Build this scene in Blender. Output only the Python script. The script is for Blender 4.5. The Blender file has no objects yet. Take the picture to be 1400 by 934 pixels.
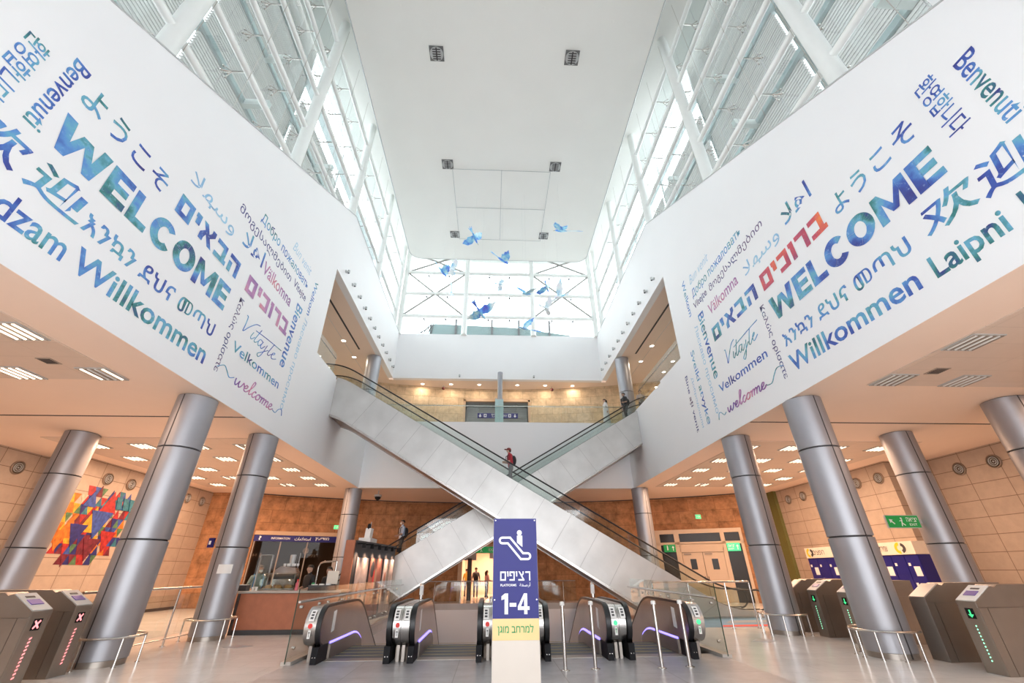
import bpy, bmesh, math, random
from math import sin, cos, pi, radians, sqrt, atan2
from mathutils import Vector, Matrix, Quaternion

random.seed(7)
SC = bpy.context.scene
COL = SC.collection

# ------------------------------------------------------------------ camera
PITCH, YAW, ROLL, EYE = 0.504832, 0.0476329, -0.006, 1.6
fwd = Vector((sin(YAW)*cos(PITCH), cos(YAW)*cos(PITCH), sin(PITCH)))
rgt = Vector((cos(YAW), -sin(YAW), 0)); upv = rgt.cross(fwd)
r2 = rgt*cos(ROLL) + upv*sin(ROLL); u2 = upv*cos(ROLL) - rgt*sin(ROLL)
cam_data = bpy.data.cameras.new('camera'); cam = bpy.data.objects.new('camera', cam_data)
COL.objects.link(cam)
cam.matrix_world = Matrix(((r2.x, u2.x, -fwd.x, 0), (r2.y, u2.y, -fwd.y, 0), (r2.z, u2.z, -fwd.z, EYE), (0, 0, 0, 1)))
cam_data.sensor_width = 36.0; cam_data.lens = 36.0*567.0/1400.0
cam_data.clip_start = 0.05; cam_data.clip_end = 400
SC.camera = cam

# ------------------------------------------------------------------ sky, exposure
SKY_STRENGTH = 4.7
EXPOSURE = 0.3
WARM = (1.0, 0.63, 0.41)
LAMP_W = 46.0          # each four-tube ceiling light
DOWN_W = 22.0          # each gallery downlight
world = bpy.data.worlds.new('overcast_sky'); SC.world = world; world.use_nodes = True
bg = world.node_tree.nodes['Background']
bg.inputs[0].default_value = (0.94, 0.965, 1.0, 1); bg.inputs[1].default_value = SKY_STRENGTH
SC.view_settings.view_transform = 'Standard'; SC.view_settings.look = 'None'
SC.view_settings.gamma = 1.0; SC.view_settings.exposure = EXPOSURE
SC.view_settings.use_curve_mapping = False
SC.cycles.use_denoising = True
SC.cycles.max_bounces = 8; SC.cycles.diffuse_bounces = 5; SC.cycles.glossy_bounces = 4
SC.cycles.transmission_bounces = 4; SC.cycles.transparent_max_bounces = 24
SC.cycles.caustics_reflective = False; SC.cycles.caustics_refractive = False
SC.cycles.sample_clamp_indirect = 6.0

# ------------------------------------------------------------------ materials
def nt(name):
    m = bpy.data.materials.new(name); m.use_nodes = True
    t = m.node_tree; return m, t, t.nodes['Principled BSDF']
def mat(name, col, rough=.5, metal=0., var=.04, scale=3., spec=.5, bump=0., emit=None, es=0.):
    m, t, b = nt(name)
    N = t.nodes.new; L = t.links.new
    tc = N('ShaderNodeTexCoord'); no = N('ShaderNodeTexNoise'); no.inputs['Scale'].default_value = scale
    no.inputs['Detail'].default_value = 4
    L(tc.outputs['Object'], no.inputs['Vector'])
    rp = N('ShaderNodeValToRGB'); e = rp.color_ramp.elements
    e[0].position = .3; e[1].position = .7
    e[0].color = (*[max(0, c*(1-var)) for c in col], 1); e[1].color = (*[min(1, c*(1+var)) for c in col], 1)
    L(no.outputs['Fac'], rp.inputs[0]); L(rp.outputs[0], b.inputs['Base Color'])
    b.inputs['Roughness'].default_value = rough; b.inputs['Metallic'].default_value = metal
    b.inputs['Specular IOR Level'].default_value = spec
    if bump:
        bp = N('ShaderNodeBump'); bp.inputs['Strength'].default_value = bump; bp.inputs['Distance'].default_value = .01
        L(no.outputs['Fac'], bp.inputs['Height']); L(bp.outputs[0], b.inputs['Normal'])
    if emit:
        b.inputs['Emission Color'].default_value = (*emit, 1); b.inputs['Emission Strength'].default_value = es
    return m
def glass(name, tint=(.93, .97, .96), refl=.08):
    m = bpy.data.materials.new(name); m.use_nodes = True; t = m.node_tree; t.nodes.clear()
    N = t.nodes.new; L = t.links.new
    o = N('ShaderNodeOutputMaterial'); tr = N('ShaderNodeBsdfTransparent'); tr.inputs[0].default_value = (*tint, 1)
    gl = N('ShaderNodeBsdfGlossy'); gl.inputs['Roughness'].default_value = .02
    lw = N('ShaderNodeLayerWeight'); lw.inputs[0].default_value = .35
    mr = N('ShaderNodeMapRange'); mr.inputs[3].default_value = refl; mr.inputs[4].default_value = .75
    pw = N('ShaderNodeMath'); pw.operation = 'POWER'; pw.inputs[1].default_value = 3.
    L(lw.outputs['Facing'], pw.inputs[0]); L(pw.outputs[0], mr.inputs[0])
    mx = N('ShaderNodeMixShader'); L(mr.outputs[0], mx.inputs[0]); L(tr.outputs[0], mx.inputs[1]); L(gl.outputs[0], mx.inputs[2])
    L(mx.outputs[0], o.inputs[0]); return m
def tiles(name, axes, size, c1, c2, mortar, msize=.012, offset=0., rough=.5, nvar=.12, nscale=2., bump=.3, shift=(0, 0), spec=.5, grain=0.):
    """stone/tile courses laid in the plane of two object axes"""
    m, t, b = nt(name); N = t.nodes.new; L = t.links.new
    tc = N('ShaderNodeTexCoord'); sp = N('ShaderNodeSeparateXYZ'); L(tc.outputs['Object'], sp.inputs[0])
    cb = N('ShaderNodeCombineXYZ')
    for k in (0, 1):
        ad = N('ShaderNodeMath'); ad.operation = 'ADD'; ad.inputs[1].default_value = shift[k] + 100*size[k]
        L(sp.outputs['XYZ'.index(axes[k])], ad.inputs[0]); L(ad.outputs[0], cb.inputs[k])
    br = N('ShaderNodeTexBrick'); br.offset = offset; br.squash = 1.
    br.inputs['Scale'].default_value = 1.; br.inputs['Brick Width'].default_value = size[0]; br.inputs['Row Height'].default_value = size[1]
    br.inputs['Mortar Size'].default_value = msize; br.inputs['Mortar Smooth'].default_value = .1
    br.inputs['Color1'].default_value = (*c1, 1); br.inputs['Color2'].default_value = (*c2, 1); br.inputs['Mortar'].default_value = (*mortar, 1)
    L(cb.outputs[0], br.inputs['Vector'])
    no = N('ShaderNodeTexNoise'); no.inputs['Scale'].default_value = nscale; no.inputs['Detail'].default_value = 6; no.inputs['Roughness'].default_value = .65
    L(tc.outputs['Object'], no.inputs['Vector'])
    mr = N('ShaderNodeMapRange'); mr.inputs[1].default_value = .25; mr.inputs[2].default_value = .75
    mr.inputs[3].default_value = 1-nvar; mr.inputs[4].default_value = 1+nvar; L(no.outputs['Fac'], mr.inputs[0])
    mu = N('ShaderNodeMix'); mu.data_type = 'RGBA'; mu.blend_type = 'MULTIPLY'; mu.inputs[0].default_value = 1.
    L(br.outputs['Color'], mu.inputs[6]); L(mr.outputs[0], mu.inputs[7]); L(mu.outputs[2], b.inputs['Base Color'])
    b.inputs['Roughness'].default_value = rough; b.inputs['Specular IOR Level'].default_value = spec
    if bump:
        bp = N('ShaderNodeBump'); bp.inputs['Strength'].default_value = bump; bp.inputs['Distance'].default_value = .02
        inv = N('ShaderNodeMath'); inv.operation = 'MULTIPLY_ADD'; inv.inputs[1].default_value = grain; 
        s2 = N('ShaderNodeMath'); s2.operation = 'SUBTRACT'; s2.inputs[0].default_value = 1.; L(br.outputs['Fac'], s2.inputs[1])
        L(no.outputs['Fac'], inv.inputs[0]); L(s2.outputs[0], inv.inputs[2])
        L(inv.outputs[0], bp.inputs['Height']); L(bp.outputs[0], b.inputs['Normal'])
    return m
def water(name, stops, scale=.9):
    """water-colour print: blotchy colour washes with pale speckles"""
    m, t, b = nt(name); N = t.nodes.new; L = t.links.new
    tc = N('ShaderNodeTexCoord'); oi = N('ShaderNodeObjectInfo')
    ad = N('ShaderNodeVectorMath'); ad.operation = 'ADD'
    sc = N('ShaderNodeMath'); sc.operation = 'MULTIPLY'; sc.inputs[1].default_value = 60.
    L(oi.outputs['Random'], sc.inputs[0]); L(tc.outputs['Object'], ad.inputs[0]); L(sc.outputs[0], ad.inputs[1])
    no = N('ShaderNodeTexNoise'); no.inputs['Scale'].default_value = scale; no.inputs['Detail'].default_value = 5; no.inputs['Roughness'].default_value = .55
    L(ad.outputs[0], no.inputs['Vector'])
    rp = N('ShaderNodeValToRGB'); cr = rp.color_ramp
    while len(cr.elements) < len(stops): cr.elements.new(.5)
    for e, (p, c) in zip(cr.elements, stops): e.position = p; e.color = (*c, 1)
    L(no.outputs['Fac'], rp.inputs[0])
    n2 = N('ShaderNodeTexNoise'); n2.inputs['Scale'].default_value = 14.; n2.inputs['Detail'].default_value = 2; L(ad.outputs[0], n2.inputs['Vector'])
    mr = N('ShaderNodeMapRange'); mr.inputs[1].default_value = .62; mr.inputs[2].default_value = .75; mr.inputs[4].default_value = .35; L(n2.outputs['Fac'], mr.inputs[0])
    mx = N('ShaderNodeMix'); mx.data_type = 'RGBA'; L(mr.outputs[0], mx.inputs[0]); L(rp.outputs[0], mx.inputs[6]); mx.inputs[7].default_value = (.45, .62, .85, 1)
    L(mx.outputs[2], b.inputs['Base Color']); b.inputs['Roughness'].default_value = .55
    return m

M = {}
M['wall'] = mat('white_wall_paint', (.84, .84, .85), .55, var=.01, scale=.6)
M['ceil'] = mat('ceiling_paint', (.88, .87, .835), .6, var=.012, scale=.5)
M['soffit'] = mat('soffit_plaster', (.88, .71, .59), .6, var=.015, scale=.8)
M['panelceil'] = tiles('perforated_ceiling_panel', 'XY', (1.88, .63), (.70, .58, .49), (.68, .56, .47), (.56, .46, .38), .006, 0, .5, .03, 3, .1)
M['floor'] = tiles('polished_floor_stone', 'XY', (1.2, .6), (.74, .72, .70), (.70, .68, .66), (.55, .53, .51), .005, .5, .2, .10, 1.1, .04, spec=.6)
M['slab'] = tiles('grey_landing_stone', 'XY', (1.9, .95), (.36, .36, .38), (.31, .31, .33), (.19, .19, .19), .008, .0, .33, .25, 2.4, .05, shift=(.6, .4), spec=.6)
M['cream'] = tiles('cream_stone_tile', 'YZ', (1.25, .575), (.46, .365, .29), (.43, .34, .27), (.20, .14, .10), .012, 0, .55, .10, 3., .25, shift=(.56, .2))
M['creamx'] = tiles('cream_stone_return', 'XZ', (1.25, .575), (.46, .365, .29), (.43, .34, .27), (.20, .14, .10), .012, 0, .55, .10, 3., .25, shift=(.3, .2))
M['stone'] = tiles('orange_rough_stone', 'XZ', (1.35, .68), (.42, .215, .105), (.34, .16, .072), (.24, .12, .06), .010, .4, .85, .55, 2.2, .8, grain=1.6)
M['stoneup'] = tiles('pale_orange_stone', 'XZ', (1.1, .62), (.66, .50, .33), (.60, .43, .27), (.42, .30, .19), .012, .4, .85, .28, 2.6, .8, grain=1.6)
M['clad'] = mat('aluminium_cladding', (.36, .36, .385), .44, .6, .03, 1.5)
M['dark'] = mat('dark_joint', (.045, .042, .045), .6)
M['steel'] = mat('brushed_steel', (.60, .57, .54), .26, 1., .05, 2.)
M['steelp'] = mat('satin_steel_panel', (.60, .59, .575), .42, .7, .09, 1.1)
M['steelb'] = mat('polished_inner_panel', (.44, .375, .34), .19, .95, .12, 1.6)
M['steeld'] = mat('turnstile_steel', (.34, .30, .265), .36, .8, .10, 1.4)
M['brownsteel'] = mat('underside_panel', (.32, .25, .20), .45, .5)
M['rubber'] = mat('black_rubber', (.012, .012, .013), .38)
M['black'] = mat('black_plastic', (.010, .010, .012), .6, spec=.2)
M['glass'] = glass('clear_glass', (.94, .975, .965), .05)
M['facglass'] = glass('facade_glass', (.93, .97, .97), .05)
M['officeglass'] = glass('office_glass', (.62, .55, .48), .015)
M['darkglass'] = mat('dark_window_glass', (.02, .017, .015), .28, 0, .1, 2., .4)
M['tube'] = mat('white_painted_steel', (.82, .84, .82), .4, .0, .01)
M['louv'] = mat('grey_louvre', (.50, .51, .51), .5, .2)
M['slat'] = mat('warm_grey_slat', (.37, .36, .34), .6)
M['bluesign'] = mat('blue_sign_face', (.007, .007, .16), .5, 0, .03)
M['yellow'] = mat('yellow_sign_face', (.80, .56, .25), .45, 0, .02)
M['cream_face'] = mat('cream_sign_face', (.64, .57, .50), .4, 0, .02)
M['white'] = mat('white_lettering', (.9, .9, .9), .5, 0, .01)
M['green'] = mat('green_lettering', (.015, .30, .09), .5)
M['greensign'] = mat('green_exit_face', (.010, .20, .045), .35, emit=(.01, .28, .06), es=.35)
M['exitlit'] = mat('lit_exit_face', (.02, .35, .1), .4, emit=(.06, .75, .25), es=1.2)
M['tube_lit'] = mat('lit_fluorescent_tube', (1, .93, .84), .4, emit=(1, .80, .62), es=1.7)
M['down_lit'] = mat('lit_downlight_lens', (1, .93, .84), .4, emit=(1, .88, .74), es=5.)
M['tray'] = mat('light_tray', (.42, .35, .29), .5, .2)
M['led_blue'] = mat('violet_led', (.3, .3, .9), .4, emit=(.24, .19, 1.0), es=2.4)
M['led_green'] = mat('green_led', (.3, .9, .6), .4, emit=(.30, 1.0, .60), es=1.6)
M['led_red'] = mat('red_led', (.9, .3, .3), .4, emit=(1.0, .30, .32), es=1.2)
M['red'] = mat('red_disc', (.70, .03, .025), .4)
M['terracotta'] = mat('terracotta_panel', (.46, .165, .088), .5, 0, .08, 5.)
M['counter'] = mat('counter_top', (.50, .45, .40), .3)
M['charcoal'] = mat('charcoal_panel', (.055, .052, .055), .5)
M['olive'] = mat('olive_pilaster', (.15, .15, .045), .6)
M['door'] = mat('cream_door', (.60, .46, .34), .5, 0, .02)
M['wood'] = mat('stone_frame', (.56, .39, .26), .6)
M['lblue'] = mat('pale_blue_panel', (.50, .68, .68), .35)
M['locker'] = mat('blue_locker', (.014, .014, .17), .35)
M['header'] = mat('cream_header', (.78, .70, .60), .5)
M['paper'] = mat('paper', (.80, .79, .77), .7)
M['yellowlogo'] = mat('yellow_logo', (.85, .55, .03), .4)
M['skin'] = mat('skin', (.50, .30, .21), .6)
NAVY = (.028, .03, .22); BLUE = (.035, .085, .40); SKYB = (.09, .26, .60); CYAN = (.13, .40, .55); TEAL = (.03, .20, .19); PURP = (.16, .10, .30)
M['wc_blue'] = water('blue_watercolour', [(.33, NAVY), (.43, BLUE), (.50, SKYB), (.56, CYAN), (.62, TEAL), (.69, NAVY)])
M['wc_red'] = water('red_watercolour', [(.30, (.14, .05, .22)), (.42, (.40, .05, .12)), (.52, (.62, .07, .10)), (.62, (.80, .16, .05)), (.72, (.85, .45, .06))])
M['wc_mauve'] = water('mauve_watercolour', [(.30, (.10, .06, .30)), (.42, (.28, .12, .34)), (.54, (.50, .22, .42)), (.66, (.62, .22, .28)), (.74, (.55, .12, .10))])
M['wc_dark'] = water('plum_watercolour', [(.30, (.03, .05, .20)), (.45, (.08, .08, .24)), (.55, (.15, .08, .18)), (.65, (.10, .16, .30)), (.74, (.05, .2, .2))])
M['wc_pale'] = water('pale_blue_watercolour', [(.30, (.20, .38, .62)), (.45, (.28, .52, .74)), (.55, (.34, .60, .76)), (.68, (.26, .42, .66))])
M['wc_bird'] = water('bird_watercolour', [(.30, (.10, .06, .62)), (.42, (.10, .28, .82)), (.50, (.22, .58, .88)), (.58, (.50, .80, .92)), (.70, (.85, .92, .95))], 1.6)
M['wc_birdp'] = water('pale_bird_watercolour', [(.32, (.30, .62, .86)), (.45, (.72, .86, .92)), (.60, (.86, .88, .92)), (.72, (.62, .60, .86))], 1.6)

# ------------------------------------------------------------------ mesh builder
class MB:
    def __init__(s): s.v = []; s.f = []; s.sm = []; s.mi = []; s.cur = 0
    def face(s, idx, smooth=False): s.f.append(tuple(idx)); s.sm.append(smooth); s.mi.append(s.cur)
    def add(s, pts):
        n = len(s.v); s.v += [tuple(p) for p in pts]; return list(range(n, n+len(pts)))
    def box(s, x0, x1, y0, y1, z0, z1):
        i = s.add([(x0, y0, z0), (x1, y0, z0), (x1, y1, z0), (x0, y1, z0), (x0, y0, z1), (x1, y0, z1), (x1, y1, z1), (x0, y1, z1)])
        for q in ((3, 2, 1, 0), (4, 5, 6, 7), (0, 1, 5, 4), (1, 2, 6, 5), (2, 3, 7, 6), (3, 0, 4, 7)): s.face([i[k] for k in q])
        return s
    def obox(s, c, a, b, w):
        c, a, b, w = map(Vector, (c, a, b, w)); P = [c+sx*a+sy*b+sz*w for sz in (-1, 1) for sx, sy in ((-1, -1), (1, -1), (1, 1), (-1, 1))]
        i = s.add(P)
        for q in ((3, 2, 1, 0), (4, 5, 6, 7), (0, 1, 5, 4), (1, 2, 6, 5), (2, 3, 7, 6), (3, 0, 4, 7)): s.face([i[k] for k in q])
        return s
    def prism(s, poly, d):
        """closed polygon of 3-D points pushed along vector d"""
        d = Vector(d); a = s.add([Vector(p) for p in poly]); b = s.add([Vector(p)+d for p in poly]); n = len(poly)
        s.face(a[::-1]); s.face(b)
        for k in range(n): s.face((a[k], a[(k+1) % n], b[(k+1) % n], b[k]))
        return s
    def ribbon(s, A, B, d, smooth=False):
        """solid between two open 3-D polylines A and B (same count), pushed along d"""
        d = Vector(d); n = len(A)
        a = s.add(A); b = s.add(B); a2 = s.add([Vector(p)+d for p in A]); b2 = s.add([Vector(p)+d for p in B])
        for k in range(n-1):
            s.face((a[k], a[k+1], b[k+1], b[k])); s.face((a2[k], b2[k], b2[k+1], a2[k+1]))
            s.face((a[k], a2[k], a2[k+1], a[k+1]), smooth); s.face((b[k], b[k+1], b2[k+1], b2[k]), smooth)
        s.face((a[0], b[0], b2[0], a2[0])); s.face((a[-1], a2[-1], b2[-1], b[-1]))
        return s
    def tube(s, pts, r, n=8, closed=False):
        P = [Vector(p) for p in pts]; m = len(P); rings = []; up = None
        for k in range(m):
            if closed: t = P[(k+1) % m]-P[k-1]
            else: t = P[min(k+1, m-1)]-P[max(k-1, 0)]
            t.normalize()
            if up is None: up = Vector((0, 0, 1)) if abs(t.z) < .9 else Vector((1, 0, 0))
            x = up-t*up.dot(t); x.normalize(); y = t.cross(x); up = x
            rr = r[k] if isinstance(r, (list, tuple)) else r
            rings.append(s.add([P[k]+(x*cos(2*pi*j/n)+y*sin(2*pi*j/n))*rr for j in range(n)]))
        for k in range(m if closed else m-1):
            a, b = rings[k], rings[(k+1) % m]
            for j in range(n): s.face((a[j], a[(j+1) % n], b[(j+1) % n], b[j]), n > 5)
        if not closed: s.face(rings[0][::-1]); s.face(rings[-1])
        return s
    def lathe(s, prof, c=(0, 0, 0), n=32, axis='Z', smooth=True):
        """profile [(r,h)...]; capped where it starts/ends"""
        c = Vector(c); rings = []
        for r, h in prof:
            ring = []
            for j in range(n):
                a = 2*pi*j/n; p = {'Z': (r*cos(a), r*sin(a), h), 'X': (h, r*cos(a), r*sin(a)), 'Y': (r*cos(a), h, r*sin(a))}[axis]
                ring.append(c+Vector(p))
            rings.append(s.add(ring))
        for k in range(len(prof)-1):
            a, b = rings[k], rings[k+1]
            for j in range(n): s.face((a[j], a[(j+1) % n], b[(j+1) % n], b[j]), smooth)
        s.face(rings[0][::-1]); s.face(rings[-1]); return s
    def ball(s, c, r, n=10, m=7, sq=(1, 1, 1)):
        c = Vector(c); rings = []
        for k in range(m+1):
            t = pi*k/m; rings.append(s.add([c+Vector((r*sq[0]*sin(t)*cos(2*pi*j/n), r*sq[1]*sin(t)*sin(2*pi*j/n), r*sq[2]*cos(t))) for j in range(n)]))
        for k in range(m):
            a, b = rings[k], rings[k+1]
            for j in range(n): s.face((a[j], b[j], b[(j+1) % n], a[(j+1) % n]), True)
        return s
    def mesh(s, name, mats):
        me = bpy.data.meshes.new(name); me.from_pydata(s.v, [], s.f)
        bm = bmesh.new(); bm.from_mesh(me); bmesh.ops.recalc_face_normals(bm, faces=bm.faces)
        for i, f in enumerate(bm.faces): f.smooth = s.sm[i]; f.material_index = s.mi[i]
        bm.to_mesh(me); bm.free(); me.set_sharp_from_angle(angle=radians(38))
        for m_ in (mats if isinstance(mats, (list, tuple)) else [mats]): me.materials.append(m_)
        return me

USED = {}
def obj(name, mb, m, parent=None, loc=None, bevel=0):
    me = mb if isinstance(mb, bpy.types.Mesh) else mb.mesh(name, m)
    o = bpy.data.objects.new(name, me); COL.objects.link(o)
    if parent is not None: o.parent = parent
    if loc is not None: o.location = loc
    if bevel:
        b = o.modifiers.new('edge', 'BEVEL'); b.width = bevel; b.segments = 2; b.limit_method = 'ANGLE'
    return o
def tag(o, label, cat, group=None, kind=None):
    o['label'] = label; o['category'] = cat
    if group: o['group'] = group
    if kind: o['kind'] = kind
    return o
def thing(name, label, cat, loc=(0, 0, 0), rz=0., group=None):
    o = bpy.data.objects.new(name, None); COL.objects.link(o); o.location = loc; o.rotation_euler = (0, 0, rz)
    o.empty_display_size = .2
    return tag(o, label, cat, group)
def struct(name, mb, m, parent=None):
    o = obj(name, mb, m, parent); o['kind'] = 'structure'; return o
def dup(root, loc, rz=None, label=None, group=None):
    r = root.copy(); COL.objects.link(r); r.location = loc
    if rz is not None: r.rotation_euler = (0, 0, rz)
    if label: r['label'] = label
    if group: r['group'] = group
    for ch in list(root.children):
        c = ch.copy(); COL.objects.link(c); c.parent = r
        for g in list(ch.children):
            d = g.copy(); COL.objects.link(d); d.parent = c
    return r

# ------------------------------------------------------------------ lettering
def _arcpts(cx, cy, rx, ry, a0, a1, n=18): return [(cx+rx*cos(radians(a0+(a1-a0)*k/n)), cy+ry*sin(radians(a0+(a1-a0)*k/n))) for k in range(n+1)]
def _ringf(o, i): return [[o[k], o[k+1], i[k+1], i[k]] for k in range(len(o)-1)]
HEAVY = {   # heavy poster capitals drawn in a box one unit high: (width, list of polygons)
 'W': (1.42, [[(0, 1), (.30, 1), (.46, 0), (.22, 0)], [(.46, 0), (.22, 0), (.56, .86), (.80, .86)], [(.62, .86), (.86, .86), (1.20, 0), (.96, 0)], [(.96, 0), (1.20, 0), (1.42, 1), (1.12, 1)]]),
 'E': (.76, [[(0, 0), (.28, 0), (.28, 1), (0, 1)], [(.28, 0), (.76, 0), (.76, .22), (.28, .22)], [(.28, .39), (.70, .39), (.70, .61), (.28, .61)], [(.28, .78), (.76, .78), (.76, 1), (.28, 1)]]),
 'L': (.72, [[(0, 0), (.28, 0), (.28, 1), (0, 1)], [(.28, 0), (.72, 0), (.72, .23), (.28, .23)]]),
 'C': (.94, _ringf(_arcpts(.50, .5, .50, .52, 38, 322, 24), _arcpts(.52, .5, .21, .28, 45, 315, 24))),
 'O': (1.02, _ringf(_arcpts(.51, .5, .51, .52, 0, 360, 30), _arcpts(.51, .5, .21, .28, 0, 360, 30))),
 'M': (1.14, [[(0, 0), (.26, 0), (.26, 1), (0, 1)], [(.88, 0), (1.14, 0), (1.14, 1), (.88, 1)], [(.26, 1), (.26, .62), (.47, .18), (.57, .18), (.57, .40)], [(.88, 1), (.57, .40), (.57, .18), (.67, .18), (.88, .62)]]),
 '1': (.42, [[(.20, 0), (.42, 0), (.42, 1), (.22, 1), (.20, .74)], [(0, .68), (.205, .73), (.22, 1), (0, .86)]]),
 '-': (.42, [[(0, .36), (.42, .36), (.42, .54), (0, .54)]]),
 '4': (.74, [[(.40, 0), (.60, 0), (.60, .20), (.40, .20)], [(0, .20), (.74, .20), (.74, .37), (0, .37)], [(.40, .37), (.60, .37), (.60, 1), (.40, 1)], [(0, .37), (.20, .37), (.40, .76), (.40, 1)]])}
def hebrew(t):
    k = 1-t; F = lambda *q: [[(a, c), (b, c), (b, d), (a, d)] for a, b, c, d in q]
    return {'ב': (.86, F((.02, .74-t*.0, k, 1), (.74-t, .74, t, k), (0, .86, 0, t))), 'ר': (.70, F((0, .70, k, 1), (.70-t, .70, 0, k))),
     'ו': (t+.06, F((.06, .06+t, 0, 1), (0, .06, k, 1))), 'כ': (.70, F((0, .70, k, 1), (.70-t, .70, t, k), (0, .70, 0, t))),
     'י': (t+.06, F((.06, .06+t, .45, 1), (0, .06, k, 1))), 'ם': (.80, F((0, .80, k, 1), (.80-t, .80, t, k), (0, t, t, k), (0, .80, 0, t))),
     'ה': (.80, F((0, .80, k, 1), (.80-t, .80, 0, k), (.02, .02+t, 0, .58))),
     'א': (.88, [[(0, 1), (t*1.1, 1), (.88, 0), (.88-t*1.1, 0)], [(.62, 1), (.62+t, 1), (.62+t, .72), (.56, .40), (.44, .53), (.62, .78)], [(0, 0), (t, 0), (t, .22), (.36, .52), (.26, .66), (0, .34)]]),
     'צ': (.84, [[(.02, 1), (.02+t*1.2, 1), (.80, t), (.80-t*1.2, t)], [(.60, 1), (.60+t, 1), (.60+t, .74), (.52, .44), (.42, .56), (.60, .80)], [(0, 0), (.84, 0), (.84, t), (0, t)]]),
     'פ': (.72, F((0, .72, k, 1), (.72-t, .72, t, k), (0, .72, 0, t), (0, t, .50, k), (t, t+.12, .50, .50+t*.8)))}
HEB = {'b': hebrew(.25), 'm': hebrew(.17)}
def heavy(s, gap=.10, G=None):
    v, f, x = [], [], 0.
    for ch in s:
        if ch == ' ': x += .45; continue
        w, polys = (G or HEAVY)[ch]
        for p in polys: f.append(tuple(range(len(v), len(v)+len(p)))); v += [(x+a, b, .0008*(len(f) % 7)) for a, b in p]
        x += w+gap
    return v, f, 0., x-gap, min(p[1] for p in v), max(p[1] for p in v)
_tc = {}
def glyphs(s, off=0., shear=0.):
    k = (s, off, shear)
    if k in _tc: return _tc[k]
    cu = bpy.data.curves.new('t', 'FONT'); cu.body = s; cu.size = 1.; cu.offset = off; cu.shear = shear; cu.resolution_u = 3
    o = bpy.data.objects.new('t', cu); COL.objects.link(o)
    dg = bpy.context.evaluated_depsgraph_get(); dg.update()
    me = bpy.data.meshes.new_from_object(o.evaluated_get(dg))
    v = [(p.co.x, p.co.y) for p in me.vertices]; f = [tuple(p.vertices) for p in me.polygons]
    bpy.data.meshes.remove(me); bpy.data.objects.remove(o); bpy.data.curves.remove(cu)
    xs = [p[0] for p in v] or [0, 1]; ys = [p[1] for p in v] or [0, 1]
    _tc[k] = (v, f, min(xs), max(xs), min(ys), max(ys)); return _tc[k]
def lettering(s, O, U, V, w, h, m, parent=None, name='lettering', off=0., shear=0., href=None, lift=.004, wref=None):
    """text s filling width w along unit U and height h along unit V from corner O, a thin raised film"""
    if all(c in HEAVY for c in s): v, f, x0, x1, y0, y1 = heavy(s)
    elif all(c in HEB['b'] or c == ' ' for c in s): v, f, x0, x1, y0, y1 = heavy(s, .14, HEB['b' if off >= .02 else 'm'])
    else: v, f, x0, x1, y0, y1 = glyphs(s, off, shear)
    if href: _, _, _, _, y0, y1 = glyphs(href, off, shear)
    if wref: _, _, a0, a1, _, _ = glyphs(wref, off, shear); sx = w/(a1-a0)
    else: sx = w/max(x1-x0, 1e-6)
    sy = h/max(y1-y0, 1e-6)
    U = Vector(U).normalized(); V = Vector(V).normalized(); Nn = U.cross(V)
    me = bpy.data.meshes.new(name)
    me.from_pydata([((p[0]-x0)*sx, (p[1]-y0)*sy, p[2] if len(p) > 2 else 0) for p in v], [], f); me.materials.append(m)
    o = bpy.data.objects.new(name, me); COL.objects.link(o)
    O = Vector(O)+Nn*lift
    o.matrix_world = Matrix(((U.x, V.x, Nn.x, O.x), (U.y, V.y, Nn.y, O.y), (U.z, V.z, Nn.z, O.z), (0, 0, 0, 1)))
    if parent is not None:
        o.parent = parent; o.matrix_parent_inverse = Matrix.Identity(4)
        if parent.type == 'EMPTY' or parent.location.length > 0 or parent.rotation_euler.z:
            o.matrix_parent_inverse = Matrix.Identity(4)
    return o
def lamp(parent, loc, power, size, col=WARM, shape='SQUARE', aim=(0, 0, -1), spread=pi):
    l = bpy.data.lights.new('lamp', 'AREA'); l.energy = power; l.size = size; l.color = col; l.shape = shape; l.spread = spread
    o = bpy.data.objects.new('lamp_light', l); COL.objects.link(o)
    o.rotation_euler = Vector(aim).to_track_quat('-Z', 'Y').to_euler(); o.location = loc; o.parent = parent
    return o
def wobj(name, mb, m, parent=None, bevel=0):
    """a part given in room coordinates under a thing that stands unrotated"""
    o = obj(name, mb, m, parent, bevel=bevel)
    if parent is not None: o.location = -Vector(parent.location)
    return o
def wlet(s, O, U, V, w, h, m, parent, **k):
    return lettering(s, Vector(O)-Vector(parent.location), U, V, w, h, m, parent, **k)

# ================================================================== THE HALL
XL, XR = -7.29, 7.935            # faces of the two printed parapet walls
HS, H2, HC2, HTOP = 5.6, 9.36, 13.8, 24.25
YB = 27.77
ACX, ACY, AR = .3, 2.7, 27.0     # curved stone wall behind everything
def arc(x, R=AR, cx=ACX, cy=ACY): return cy+sqrt(R*R-(x-cx)**2)
PX0, PX1, PY0, PY1 = -3.97, 4.92, 10.95, 27.6     # well of the descending escalators

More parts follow.
